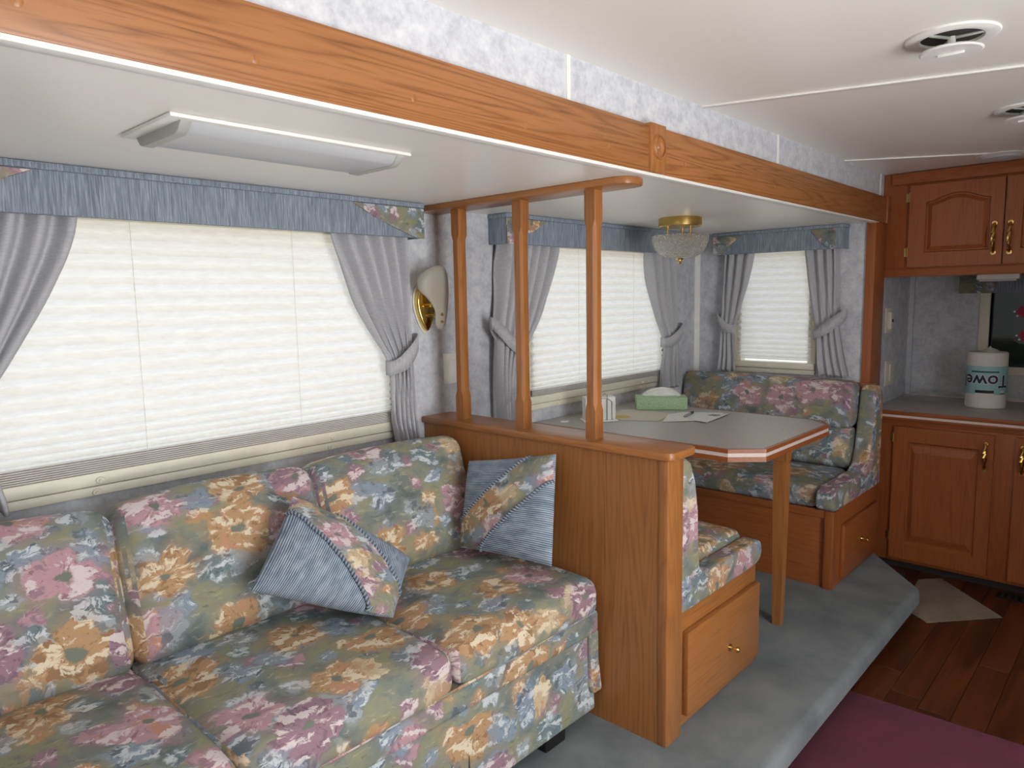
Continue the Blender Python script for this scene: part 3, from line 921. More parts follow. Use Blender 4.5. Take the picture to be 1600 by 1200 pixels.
# front rail band and skirt with a slit
part('front_rail', cushion(0.815, 0.035, 0.036, 0.016, (0, 0.004, 0), lambda p: Vector((0.848 + p.x, 1.232 + p.y, 0.328 + p.z)), 10), M['floral'], sf, 'front_y', 60)
def skirt_bm(x0, x1, flare):
    def xf(p):
        t = (0.17 - (0.168 + p.z)) / 0.13
        return Vector(((x0 + x1) / 2 + p.x, 1.232 + p.y - flare * max(0, t), 0.168 + p.z))
    return cushion((x1 - x0) / 2, 0.018, 0.124, 0.012, (0, 0.003, 0), xf, 8, 0.002)
part('skirt', skirt_bm(0.10, 1.660, 0.004), M['floral'], sf, 'front_y', 60)
part('slit_shade', prism([(1.118, 0.046), (1.132, 0.046), (1.127, 0.165)], 'xz', 1.2085, 1.225), M['dark'], sf)  # dark wedge painting the shade inside the skirt slit
part('skirt_flap', cushion(0.022, 0.012, 0.095, 0.009, (0, 0, 0), lambda p: Vector((1.645 + p.x, 1.214 + p.y - 0.012 * max(0, -p.z / 0.1), 0.205 + p.z)), 4, 0.003), M['floral'], sf, 'front_y', 60)
part('seam_piping', tube([(0.05 + 1.585 * i / 24, 1.196, 0.3655) for i in range(25)], 0.0042, 6), M['floral'], sf)
def fx(d0):
    return lambda p: Vector(p)
for i, (a, b_) in enumerate(XS):
    w = (b_ - a) / 2 + 0.002; cx_ = (a + b_) / 2
    def xf(p, cx_=cx_):
        tilt = math.radians(15)
        y, z = p.y, p.z + 0.20
        # front face swells low down
        return Vector((cx_ + p.x, 1.766 + y * math.cos(tilt) + z * math.sin(tilt) - 0.02, 0.43 + z * math.cos(tilt) - y * math.sin(tilt) * 0.9))
    part('back_cushion', cushion(w, 0.077, 0.195, 0.048, (0.006, 0.035, 0.018), xf, 8, 0.004, i * 2.3 + 9), M['floral'], sf, 'front_y', 60)
for x0 in (1.44, 0.35):
    part('foot', box(x0, x0 + 0.09, 1.225, 1.262, 0.0, 0.06, 0.004), M['black'], sf)

# ------------------------------------------------------------------ throw pillows
def throw_pillow(label, A, B, Cc, D, band, thick, loc):
    """corners A,B,C,D around; the floral band runs along the diagonal A-C (band = half width in uv)"""
    A, B, Cc, D = map(Vector, (A, B, Cc, D))
    nrm = (Cc - A).cross(D - B).normalized()
    toward = Vector((0, 0, 1.29)) - (A + B + Cc + D) / 4
    if nrm.dot(toward) < 0: nrm = -nrm
    t = T('throw_pillow', label, 'pillow', loc, 'throw pillows on the sofa')
    def surf(u, v, side):
        # u: A->B ... bilinear over the four corners, u,v in [-1,1]
        pu, pv = u * (1 - 0.03 * (1 - v * v)), v * (1 - 0.03 * (1 - u * u))
        a, b_ = (pu + 1) / 2, (pv + 1) / 2
        p = A * (1 - a) * (1 - b_) + B * a * (1 - b_) + Cc * a * b_ + D * (1 - a) * b_
        h = thick * (max(0, 1 - u * u) ** 0.45) * (max(0, 1 - v * v) ** 0.45)
        h *= 1 + 0.10 * mnoise.noise(Vector((u * 2.4 + A.x * 9, v * 2.4, side)))
        return p + nrm * h * side
    size = (B - A).length
    bm = bmesh.new(); N = 22
    uvl = bm.loops.layers.uv.verify()
    prm = [math.sin(PI / 2 * (-1 + 2 * i / N)) for i in range(N + 1)]
    edge = {}
    for side in (1, -1):
        g = []
        for i, u in enumerate(prm):
            r_ = []
            for j, v in enumerate(prm):
                if i in (0, N) or j in (0, N):
                    if (i, j) not in edge: edge[(i, j)] = bm.verts.new(surf(u, v, 1))
                    r_.append(edge[(i, j)])
                else: r_.append(bm.verts.new(surf(u, v, side)))
            g.append(r_)
        for i in range(N):
            for j in range(N):
                q = [(i, j), (i + 1, j), (i + 1, j + 1), (i, j + 1)]
                if side > 0: q = q[::-1]
                f = bm.faces.new([g[a][b_] for a, b_ in q])
                for l, (a, b_) in zip(f.loops, q):
                    l[uvl].uv = (prm[a] * size / 2, prm[b_] * size / 2)
    bmesh.ops.recalc_face_normals(bm, faces=bm.faces)
    part('cover', bm, M['ribbed'], t, angle=70)
    # floral band along the diagonal
    bm = bmesh.new(); uvl = bm.loops.layers.uv.verify()
    NS, NT = 40, 8
    ro = (random.random() * 5, random.random() * 5)
    def uvat(s, w):
        u, v = s + w, s - w
        return max(-1, min(1, u)), max(-1, min(1, v))
    g = []
    for i in range(NS + 1):
        s = -1 + 2 * i / NS
        r_ = []
        for j in range(NT + 1):
            w = band[0] + (band[1] - band[0]) * j / NT
            u, v = uvat(s, w)
            r_.append((bm.verts.new(surf(u, v, 1) + nrm * 0.0035), (s * size * 0.7, w * size * 0.7)))
        g.append(r_)
    for i in range(NS):
        for j in range(NT):
            q = [g[i][j], g[i + 1][j], g[i + 1][j + 1], g[i][j + 1]]
            f = bm.faces.new([x_[0] for x_ in q])
            for l, x_ in zip(f.loops, q): l[uvl].uv = (x_[1][0] + ro[0], x_[1][1] + ro[1])
    bmesh.ops.remove_doubles(bm, verts=bm.verts, dist=1e-5)
    bmesh.ops.recalc_face_normals(bm, faces=bm.faces)
    part('floral_band', bm, M['floral_small'], t, angle=70)
    for w in band:
        pts = []
        lim = 1 - abs(w)
        for i in range(33):
            s = -lim + 2 * lim * i / 32
            u, v = uvat(s, w)
            pts.append(surf(u, v, 1) + nrm * 0.003)
        part('corded_edge', tube(pts, 0.0055, 8, uvtwist=True), M['cord'], t, angle=80)
    return t
throw_pillow('blue ribbed throw pillow with a floral band slumped on the middle of the sofa',
             (0.945, 1.665, 0.785), (1.275, 1.60, 0.535), (1.055, 1.40, 0.492), (0.775, 1.585, 0.605), (-0.20, 0.30), 0.074, (1.02, 1.55, 0.47))
throw_pillow('blue ribbed throw pillow with a floral band propped against the oak divider',
             (1.635, 1.335, 0.822), (1.52, 1.262, 0.522), (1.50, 1.625, 0.502), (1.62, 1.70, 0.752), (-0.25, 0.25), 0.052, (1.55, 1.5, 0.47))

# ------------------------------------------------------------------ dinette benches
def knob(parent, c, axis):
    s = -1
    prof = [(0, 0.034), (0.006, 0.034), (0.0095, 0.029), (0.009, 0.024), (0.0045, 0.018), (0.004, 0.008), (0.007, 0.003), (0.0125, 0.002), (0.0125, 0)]
    bm = lathe(prof, (0, 0, 0), 16, axis)
    for v in bm.verts:
        if axis == 'y': v.co = Vector((c[0] + v.co.x, c[1] - v.co.y, c[2] + v.co.z))
        else: v.co = Vector((c[0] - v.co.x, c[1] + v.co.y, c[2] + v.co.z))
    bmesh.ops.recalc_face_normals(bm, faces=bm.faces)
    return part('knob', bm, M['brass'], parent, label='round brass knob')
# near bench: back to the divider
nb = T('dinette_bench', 'near dinette bench with floral cushions and a drawer beside the divider', 'bench', (2.05, 1.5, 0.0), 'facing dinette benches')
part('base', box(1.772, 2.318, 1.004, WY - 0.004, 0.0, 0.36, 0.002), M['oak_x'], nb)
dr = part('drawer', box(1.812, 2.312, 0.984, 1.004, 0.035, 0.300, 0.003), M['oak_x'], nb)
knob(dr, (2.085, 0.984, 0.150), 'y')
part('seat_cushion', cushion(0.235, 0.47, 0.055, 0.035, (0, 0, 0.012), lambda p: Vector((2.093 + p.x, 1.525 + p.y, 0.418 + p.z)), 8, 0.002), M['floral'], nb, 'front_x2', 60)
part('back_cushion', cushion(0.05, 0.47, 0.23, 0.04, (0.012, 0, 0.0), lambda p: Vector((1.838 + p.x + (0.02 if p.x > 0 else 0) * (-p.z / 0.23) , 1.525 + p.y, 0.595 + p.z)), 8, 0.002), M['floral'], nb, 'front_x2', 60)
def bolster(poly, y0, y1):
    return prism(poly, 'xz', y0, y1, 0.014, 4)
part('side_bolster', bolster([(1.778, 0.362), (2.29, 0.362), (2.328, 0.375), (2.345, 0.405), (2.335, 0.44), (2.30, 0.452), (1.93, 0.452), (1.896, 0.475), (1.886, 0.55), (1.880, 0.66), (1.862, 0.75), (1.835, 0.81), (1.80, 0.832), (1.778, 0.825)], 0.990, 1.055), M['floral'], nb, 'box', 60)
# far bench: against the end wall
fb = T('dinette_bench', 'far dinette bench with floral cushions under the small end window', 'bench', (3.42, 1.5, 0.0), 'facing dinette benches')
part('base', box(3.128, EX - 0.004, 1.020, WY - 0.004, 0.0, 0.345, 0.002), M['red_y'], fb)
part('corner_stile', box(3.108, 3.150, 1.006, 1.045, 0.0, 0.352, 0.003), M['red_z'], fb)
part('top_rail', box(3.112, 3.132, 1.045, WY - 0.004, 0.318, 0.352, 0.003), M['red_y'], fb)
part('side_frame', box(3.150, EX - 0.004, 1.010, 1.022, 0.0, 0.352, 0.002), M['red_x'], fb)
dr = part('drawer', box(3.215, 3.700, 0.992, 1.010, 0.030, 0.270, 0.004), M['red_x'], fb)
knob(dr, (3.45, 0.992, 0.150), 'y')
part('seat_cushion', cushion(0.215, 0.455, 0.052, 0.036, (0, 0, 0.010), lambda p: Vector((3.318 + p.x, 1.535 + p.y, 0.404 + p.z)), 8, 0.002), M['floral'], fb, 'front_x', 60)
def lean(x0, z0, k):
    return lambda p: Vector((x0 + p.x + k * p.z, 1.535 + p.y, z0 + p.z))
part('back_cushion', cushion(0.055, 0.455, 0.100, 0.035, (0.008, 0, 0.0), lean(3.590, 0.545, 0.12), 8, 0.002), M['floral'], fb, 'front_x', 60)
part('back_cushion', cushion(0.062, 0.455, 0.115, 0.045, (0.012, 0, 0.0), lean(3.605, 0.752, 0.12), 8, 0.002), M['floral'], fb, 'front_x', 60)
part('back_board', box(3.712, EX - 0.004, 1.03, WY - 0.004, 0.345, 0.846, 0.003), M['red_y'], fb)
part('side_bolster', bolster([(3.070, 0.372), (3.10, 0.356), (3.725, 0.352), (3.728, 0.70), (3.722, 0.80), (3.70, 0.838), (3.66, 0.846), (3.622, 0.82), (3.60, 0.70), (3.565, 0.56), (3.53, 0.485), (3.47, 0.46), (3.12, 0.458), (3.08, 0.44), (3.066, 0.405)], 0.996, 1.075), M['floral'], fb, 'box', 60)

# ------------------------------------------------------------------ dinette table
tb = T('dining_table', 'dinette table with a grey laminate top and clipped corners on one oak leg', 'table', (2.7, 1.5, 0.0))
def top_poly(o):
    return [(2.300 - o, WY - 0.004), (2.300 - o, 1.105 - o * 0.4), (2.380 - o * 0.4, 1.010 - o), (2.980 + o * 0.4, 1.006 - o), (3.058 + o, 1.096 - o * 0.4), (3.070 + o, WY - 0.004)]
part('table_top', prism(top_poly(-0.002), 'xy', 0.708, 0.7545), M['laminate'], tb)
def edge_bm(o, z0, z1, bev):
    bm = bmesh.new()
    inn, outp = top_poly(-0.004), top_poly(o)
    a0 = [bm.verts.new((x, y, z0)) for x, y in inn]; a1 = [bm.verts.new((x, y, z1)) for x, y in inn]
    b0 = [bm.verts.new((x, y, z0)) for x, y in outp]; b1 = [bm.verts.new((x, y, z1)) for x, y in outp]
    for i in range(5):
        j = i + 1
        bm.faces.new((a1[i], b1[i], b1[j], a1[j])); bm.faces.new((b0[i], b0[j], b1[j], b1[i])); bm.faces.new((a0[i], a0[j], b0[j], b0[i]))
    bmesh.ops.recalc_face_normals(bm, faces=bm.faces)
    return bm
part('edge_band', edge_bm(0.010, 0.741, 0.7548, 0), M['red_x'], tb)
part('edge_stripe', edge_bm(0.007, 0.727, 0.741, 0), M['stripe'], tb, label='white stripe let into the wooden table edge')
part('edge_band', edge_bm(0.010, 0.710, 0.727, 0), M['red_x'], tb)
def leg_bm():
    bm = bmesh.new()
    prev = None
    cx_, cy_ = 2.655, 1.056
    for z, s in ((0.0, 0.015), (0.02, 0.0165), (0.50, 0.023), (0.645, 0.0245), (0.648, 0.022), (0.655, 0.022), (0.658, 0.0255), (0.709, 0.0265)):
        r_ = [bm.verts.new((cx_ + a * s, cy_ + b_ * s, z)) for a, b_ in ((-1, -1), (1, -1), (1, 1), (-1, 1))]
        if prev:
            for i in range(4): bm.faces.new((prev[i], prev[(i + 1) % 4], r_[(i + 1) % 4], r_[i]))
        else: bm.faces.new(r_[::-1])
        prev = r_
    bm.faces.new(prev)
    return bm
part('leg', leg_bm(), M['oak_z'], tb)

# things on the table
TT = 0.7555
tx = T('tissue_box', 'green swirl patterned tissue box with a white tissue standing out', 'tissue box', (2.95, 1.76, TT))
def rot_box(c, hx, hy, z0, z1, ang, bev=0.0):
    bm = box(-hx, hx, -hy, hy, z0, z1, bev)
    bmesh.ops.rotate(bm, verts=bm.verts, cent=(0, 0, 0), matrix=Matrix.Rotation(ang, 3, 'Z'))
    bmesh.ops.translate(bm, verts=bm.verts, vec=(c[0], c[1], 0))
    return bm
ta = math.radians(-54)
part('carton', rot_box((2.955, 1.765), 0.118, 0.058, TT, TT + 0.058, ta, 0.002), M['tissue_green'], tx)
def tissue_bm():
    bm = bmesh.new(); NI, NJ = 16, 6
    g = []
    for i in range(NI + 1):
        u = -1 + 2 * i / NI
        r_ = []
        for j in range(NJ + 1):
            v = j / NJ
            hgt = 0.036 * (1 - abs(u) ** 2.6) + 0.004
            p = Vector((u * (0.090 + 0.006 * v), 0.016 * math.sin(u * 4 + 1) * v + (v - 0.3) * 0.03 * (1 if j % 2 else 0.4), TT + 0.0575 + hgt * v + 0.003 * mnoise.noise(Vector((u * 5, v * 3, 2)))))
            r_.append(p)
        g.append(r_)
    R = Matrix.Rotation(ta, 3, 'Z')
    vv = [[bm.verts.new(R @ p + Vector((2.955, 1.765, 0))) for p in r_] for r_ in g]
    for i in range(NI):
        for j in range(NJ):
            bm.faces.new((vv[i][j], vv[i + 1][j], vv[i + 1][j + 1], vv[i][j + 1]))
    return bm
o = part('tissue', tissue_bm(), M['paper'], tx, angle=60)
o.modifiers.new('thickness', 'SOLIDIFY').thickness = 0.0012

na = math.radians(-38)
NC_ = (2.50, 1.80)
nh = T('napkin_holder', 'white wire napkin holder behind the last oak post on the table', 'napkin holder', (NC_[0], NC_[1], TT))
R = Matrix.Rotation(na, 3, 'Z')
def loc_pts(pts):
    return [R @ Vector(p) + Vector((NC_[0], NC_[1], TT)) for p in pts]
part('base', rot_box(NC_, 0.075, 0.040, TT, TT + 0.006, na, 0.002), M['white'], nh)
for s in (-1, 1):
    y = 0.030 * s
    part('wire_side', tube(loc_pts([(-0.05, y, 0.006), (-0.05, y * 1.05, 0.085), (-0.03, y * 1.05, 0.1), (0.03, y * 1.05, 0.1), (0.05, y * 1.05, 0.085), (0.05, y, 0.006)]), 0.0020, 8), M['grey_plastic'], nh)
    bm = lathe([(0, 0.008), (0.006, 0.005), (0.008, 0), (0.006, -0.005), (0, -0.008)], loc_pts([(0.055, y * 1.2, 0.005)])[0], 12)
    part('wire_end', bm, M['white'], nh)
part('wire_hoop', tube(loc_pts([(0.028, -0.034, 0.006), (0.028, -0.036, 0.09), (0.028, -0.028, 0.112), (0.028, 0.0, 0.118), (0.028, 0.028, 0.112), (0.028, 0.034, 0.006)]), 0.0020, 8), M['grey_plastic'], nh)
bm = bmesh.new()
for i in range(7):
    y = -0.024 + i * 0.008
    b2 = box(-0.066, 0.066, y - 0.0038, y + 0.0038, 0.007, 0.105 - 0.001 * (i % 2))
    me_ = bpy.data.meshes.new('tmp'); b2.to_mesh(me_); b2.free(); bm.from_mesh(me_); bpy.data.meshes.remove(me_)
for v in bm.verts: v.co = R @ v.co + Vector((NC_[0], NC_[1], TT))
solo('napkin_stack', bm, M['paper'], 'white paper napkins standing in the wire holder', 'napkins', (NC_[0], NC_[1], TT + 0.007))

def sheet(name, poly, z, mat, label, cat, group):
    c = (sum(p[0] for p in poly) / len(poly), sum(p[1] for p in poly) / len(poly), z)
    return solo(name, prism(poly, 'xy', z, z + 0.0012), mat, label, cat, c, group)
sheet('paper_sheet', [(2.56, 1.735), (2.632, 1.585), (2.85, 1.635), (2.83, 1.87), (2.66, 1.88)], TT, M['print_yellow'], 'cream sheet with a yellow flower print in front of the tissue box', 'paper', 'papers on the dinette table')
sheet('envelope', [(2.626, 1.56), (2.78, 1.42), (2.985, 1.46), (2.90, 1.62), (2.80, 1.635)], TT + 0.0015, M['paper'], 'plain white envelope under the pen', 'envelope', 'papers on the dinette table')
sheet('greeting_card', [(2.735, 1.50), (2.712, 1.40), (2.965, 1.425), (2.955, 1.50)], TT + 0.003, M['print_green'], 'white card with a small green print beside the pen', 'card', 'papers on the dinette table')
pn = T('pen', 'grey ballpoint pen with a dark blue cap on the white envelope', 'pen', (2.83, 1.56, TT + 0.003))
pz = TT + 0.0085
A_, B_ = Vector((2.765, 1.535, pz)), Vector((2.885, 1.56, pz))
part('barrel', tube([A_, A_.lerp(B_, 0.08), B_.lerp(A_, 0.28)], [0.0035, 0.0055, 0.0055], 10), M['pen_grey'], pn)
part('cap', tube([B_.lerp(A_, 0.28), B_, B_ + (B_ - A_) * 0.12], [0.006, 0.006, 0.003], 10), M['navy'], pn, label='dark blue pen cap')
solo('paper_scrap', prism([(2.36, 1.90), (2.375, 1.875), (2.40, 1.885), (2.385, 1.91)], 'xy', TT, TT + 0.004), M['paper'], 'tiny white scrap near the wall end of the table', 'scrap', (2.38, 1.893, TT))

# ------------------------------------------------------------------ lights and fittings in the slide-out
# flush glass bowl lamp above the table
LX, LY = 2.79, 1.578
lp = T('ceiling_lamp', 'pressed glass bowl ceiling lamp on a brass plate over the dinette', 'lamp', (LX, LY, SZ))
part('canopy', lathe([(0, SZ), (0.090, SZ), (0.092, SZ - 0.004), (0.092, SZ - 0.034), (0.088, SZ - 0.038), (0, SZ - 0.038)], (LX, LY, 0), 48), M['brass_dull'], lp)
def bowl_bm():
    bm = bmesh.new(); NS_ = 48; NR_ = 14
    def ring(i, off):
        t = i / NR_
        a = t * PI / 2
        r0 = (0.118 - off) * math.cos(a) ** 0.62
        z = SZ - 0.078 - (0.094 - off) * math.sin(a) ** 1.0 + (0.004 if i == 0 else 0)
        out_ = []
        for k in range(NS_):
            th = 2 * PI * k / NS_ + t * 0.9
            rip = 1 + (0.022 * math.sin(k * PI * 1.0) + 0.020 * (1 if k % 2 else -1) * (1 - t)) if off == 0 else 1
            out_.append(bm.verts.new((LX + r0 * rip * math.cos(th), LY + r0 * rip * math.sin(th), z)))
        return out_
    outer = [ring(i, 0.0) for i in range(NR_)]
    inner = [ring(i, 0.005) for i in range(NR_)]
    fs = []
    for rs, flip in ((outer, False), (inner, True)):
        for a, b_ in zip(rs, rs[1:]):
            for k in range(NS_):
                j = (k + 1) % NS_
                q = (a[k], a[j], b_[j], b_[k])
                fs.append(bm.faces.new(q[::-1] if flip else q))
        fs.append(bm.faces.new(rs[-1] if not flip else rs[-1][::-1]))
    for k in range(NS_):
        j = (k + 1) % NS_
        fs.append(bm.faces.new((outer[0][k], outer[0][j], inner[0][j], inner[0][k])))
    bmesh.ops.recalc_face_normals(bm, faces=fs)
    return bm
part('glass_bowl', bowl_bm(), M['glassbowl'], lp, angle=12)
for k in range(3):
    a = 2 * PI * k / 3 + 0.35
    part('spacer_post', lathe([(0, SZ - 0.036), (0.0055, SZ - 0.036), (0.0055, SZ - 0.085), (0, SZ - 0.085)], (LX + 0.055 * math.cos(a), LY + 0.055 * math.sin(a), 0), 12), M['brass'], lp)
part('finial', lathe([(0, SZ - 0.168), (0.018, SZ - 0.170), (0.016, SZ - 0.176), (0.006, SZ - 0.179), (0.008, SZ - 0.186), (0.004, SZ - 0.194), (0, SZ - 0.196)], (LX, LY, 0), 16), M['brass'], lp)

# long fluorescent fixture above the sofa
fx_ = T('fluorescent_fixture', 'long white fluorescent ceiling fixture above the sofa', 'light', (0.79, 1.39, SZ))
part('base_plate', box(0.535, 1.060, 1.272, 1.502, SZ - 0.008, SZ - 0.0005, 0.002), M['white'], fx_)
part('lens', prism([(1.288, SZ - 0.006), (1.305, SZ - 0.022), (1.318, SZ - 0.025), (1.456, SZ - 0.025), (1.470, SZ - 0.022), (1.486, SZ - 0.006)], 'yz', 0.575, 1.035), M['lens'], fx_)
for x0, x1 in ((0.558, 0.578), (1.032, 1.050)):
    part('end_cap', prism([(1.284, SZ - 0.006), (1.302, SZ - 0.024), (1.316, SZ - 0.028), (1.458, SZ - 0.028), (1.473, SZ - 0.024), (1.490, SZ - 0.006)], 'yz', x0, x1, 0.002), M['grey_plastic'], fx_)

# brass wall sconce with a frosted shield
SCX, SCZ = 1.735, 1.27
sc = T('wall_sconce', 'brass wall sconce with a frosted leaf shaped shade beside the sofa curtain', 'sconce', (1.70, WY, 1.25))
def outline(pts, n=8):
    out_ = []
    m_ = len(pts)
    for i in range(m_):
        p0, p1, p2, p3 = (Vector(pts[(i + k - 1) % m_]) for k in range(4))
        for k in range(n):
            t = k / n
            out_.append(0.5 * ((2 * p1) + (-p0 + p2) * t + (2 * p0 - 5 * p1 + 4 * p2 - p3) * t * t + (-p0 + 3 * p1 - 3 * p2 + p3) * t ** 3))
    return [(q.x, q.y) for q in out_]
back = outline([(1.655, 1.275), (1.665, 1.325), (1.70, 1.345), (1.735, 1.325), (1.742, 1.27), (1.725, 1.215), (1.70, 1.178), (1.672, 1.215)])
part('back_plate', prism([(x * 1.0 + (x - 1.70) * 0.14, z + (z - 1.26) * 0.10) for x, z in back], 'xz', WY - 0.006, WY - 0.001, 0.002), M['cream'], sc)
part('brass_plate', prism(back, 'xz', WY - 0.026, WY - 0.005, 0.006, 3), M['brass'], sc)
part('socket', tube([(1.70, WY - 0.02, 1.27), (1.70, WY - 0.055, 1.27), (1.70, WY - 0.06, 1.31)], 0.012, 12), M['brass'], sc)
part('arm', tube([(1.70, WY - 0.02, 1.235), (1.712, WY - 0.06, 1.232), (1.722, WY - 0.085, 1.230)], 0.006, 10), M['brass'], sc)
def shield_bm():
    pts = outline([(1.735, 1.185), (1.712, 1.200), (1.708, 1.250), (1.682, 1.292), (1.650, 1.330), (1.655, 1.375), (1.700, 1.405), (1.745, 1.405), (1.772, 1.375), (1.785, 1.32), (1.778, 1.26), (1.758, 1.20)], 4)
    bm = bmesh.new()
    c0 = Vector((1.722, 1.30))
    rings = []
    for q in (1.0, 0.75, 0.5, 0.25):
        r_ = []
        for x_, z_ in pts:
            p = c0 + (Vector((x_, z_)) - c0) * q
            dx = (p.x - c0.x) / 0.08; dz_ = (p.y - c0.y) / 0.11
            y = WY - 0.092 + 0.030 * dx * dx - 0.006 * dz_
            r_.append(bm.verts.new((p.x - 0.03, y, p.y)))
        rings.append(r_)
    for a, b_ in zip(rings, rings[1:]):
        for i in range(len(a)):
            j = (i + 1) % len(a)
            bm.faces.new((a[i], a[j], b_[j], b_[i]))
    bm.faces.new(rings[-1])
    bmesh.ops.recalc_face_normals(bm, faces=bm.faces)
    return bm
o = part('glass_shade', shield_bm(), M['frosted'], sc, angle=70)
o.modifiers.new('thickness', 'SOLIDIFY').thickness = 0.004
for z_ in (1.238, 1.212):
    bm = lathe([(0, 0.004), (0.004, 0.003), (0.0055, 0)], (0, 0, 0), 10, 'y')
    for v in bm.verts: v.co = Vector((1.705 + v.co.x, WY - 0.096 - v.co.y, z_ + v.co.z))
    bmesh.ops.recalc_face_normals(bm, faces=bm.faces)
    part('screw', bm, M['brass_dull'], sc)

def plate(name, label, cat, loc, x0, x1, z0, z1, axis_y, toggle, grp=None):
    t = T(name, label, cat, loc, grp)
    pm = M['white'] if 'white' in label else M['cream']
    part('cover_plate', box(x0, x1, axis_y - 0.007, axis_y - 0.0005, z0, z1, 0.002), pm, t)
    if toggle == 'switch':
        part('toggle', box((x0 + x1) / 2 - 0.02, (x0 + x1) / 2 + 0.02, axis_y - 0.022, axis_y - 0.006, z0 + 0.02, z1 - 0.02, 0.003), M['cream'], t)
        part('button', box((x0 + x1) / 2 - 0.006, (x0 + x1) / 2 + 0.006, axis_y - 0.027, axis_y - 0.021, (z0 + z1) / 2 - 0.008, (z0 + z1) / 2 + 0.008, 0.001), M['dark'], t)
    else:
        part('insert', box((x0 + x1) / 2 - 0.016, (x0 + x1) / 2 + 0.016, axis_y - 0.010, axis_y - 0.006, z0 + 0.022, z1 - 0.022, 0.002), M['white'], t)
    return t
plate('wall_switch', 'white switch plate on the window wall under the brass sconce', 'switch', (1.83, WY, 1.03), 1.788, 1.868, 0.972, 1.088, WY, 'insert')
plate('wall_switch', 'small cream switch on the kitchen side wall above the outlet', 'switch', (4.14, 1.105, 1.13), 4.09, 4.20, 1.07, 1.20, 1.105, 'switch')
plate('wall_outlet', 'cream outlet plate low on the kitchen side wall over the counter', 'outlet', (4.22, 1.105, 0.86), 4.12, 4.29, 0.785, 0.92, 1.105, 'insert')

# round ceiling vents with a lowered disc
def vent(label, c, loc):
    t = T('ceiling_vent', label, 'vent', loc, 'round ceiling vents')
    part('ring', lathe([(0.062, CZ + 0.0), (0.064, CZ - 0.006), (0.082, CZ - 0.008), (0.092, CZ - 0.004), (0.094, CZ)], (c[0], c[1], 0), 40), M['white'], t)
    part('throat', lathe([(0, CZ - 0.0005), (0.064, CZ - 0.0005), (0.064, CZ - 0.003)], (c[0], c[1], 0), 32), M['dark'], t)
    for k in range(3):
        a = 2 * PI * k / 3 + 0.5
        part('spoke', tube([(c[0], c[1], CZ - 0.004), (c[0] + 0.062 * math.cos(a), c[1] + 0.062 * math.sin(a), CZ - 0.004)], 0.0035, 6), M['grey_plastic'], t)
    part('stem', lathe([(0, CZ - 0.001), (0.008, CZ - 0.001), (0.008, CZ - 0.032), (0, CZ - 0.032)], (c[0], c[1], 0), 10), M['white'], t)
    d = part('damper_disc', lathe([(0, CZ - 0.030), (0.060, CZ - 0.030), (0.064, CZ - 0.033), (0.060, CZ - 0.036), (0.0, CZ - 0.036)], (c[0], c[1], 0), 36), M['white'], t)
    part('disc_grip', box(c[0] - 0.003, c[0] + 0.003, c[1] - 0.026, c[1] + 0.026, CZ - 0.041, CZ - 0.0355, 0.001), M['white'], d)
    return t
vent('round white ceiling vent with a lowered disc in front of the ceiling seam', (1.915, 0.405), (1.915, 0.405, CZ))
vent('round white ceiling vent beyond the ceiling seam at the frame edge', (2.83, 0.375), (2.83, 0.375, CZ))
dl = T('dome_light', 'flat frosted dome light on the ceiling before the kitchen cabinets', 'light', (3.79, 0.60, CZ))
part('rim', lathe([(0.075, CZ), (0.094, CZ - 0.002), (0.096, CZ - 0.006), (0.086, CZ - 0.010), (0.075, CZ - 0.008)], (3.70, 0.575, 0), 36), M['white'], dl)
part('lens', lathe([(0.080, CZ - 0.006), (0.070, CZ - 0.018), (0.04, CZ - 0.025), (0, CZ - 0.027)], (3.70, 0.575, 0), 36), M['lens'], dl)

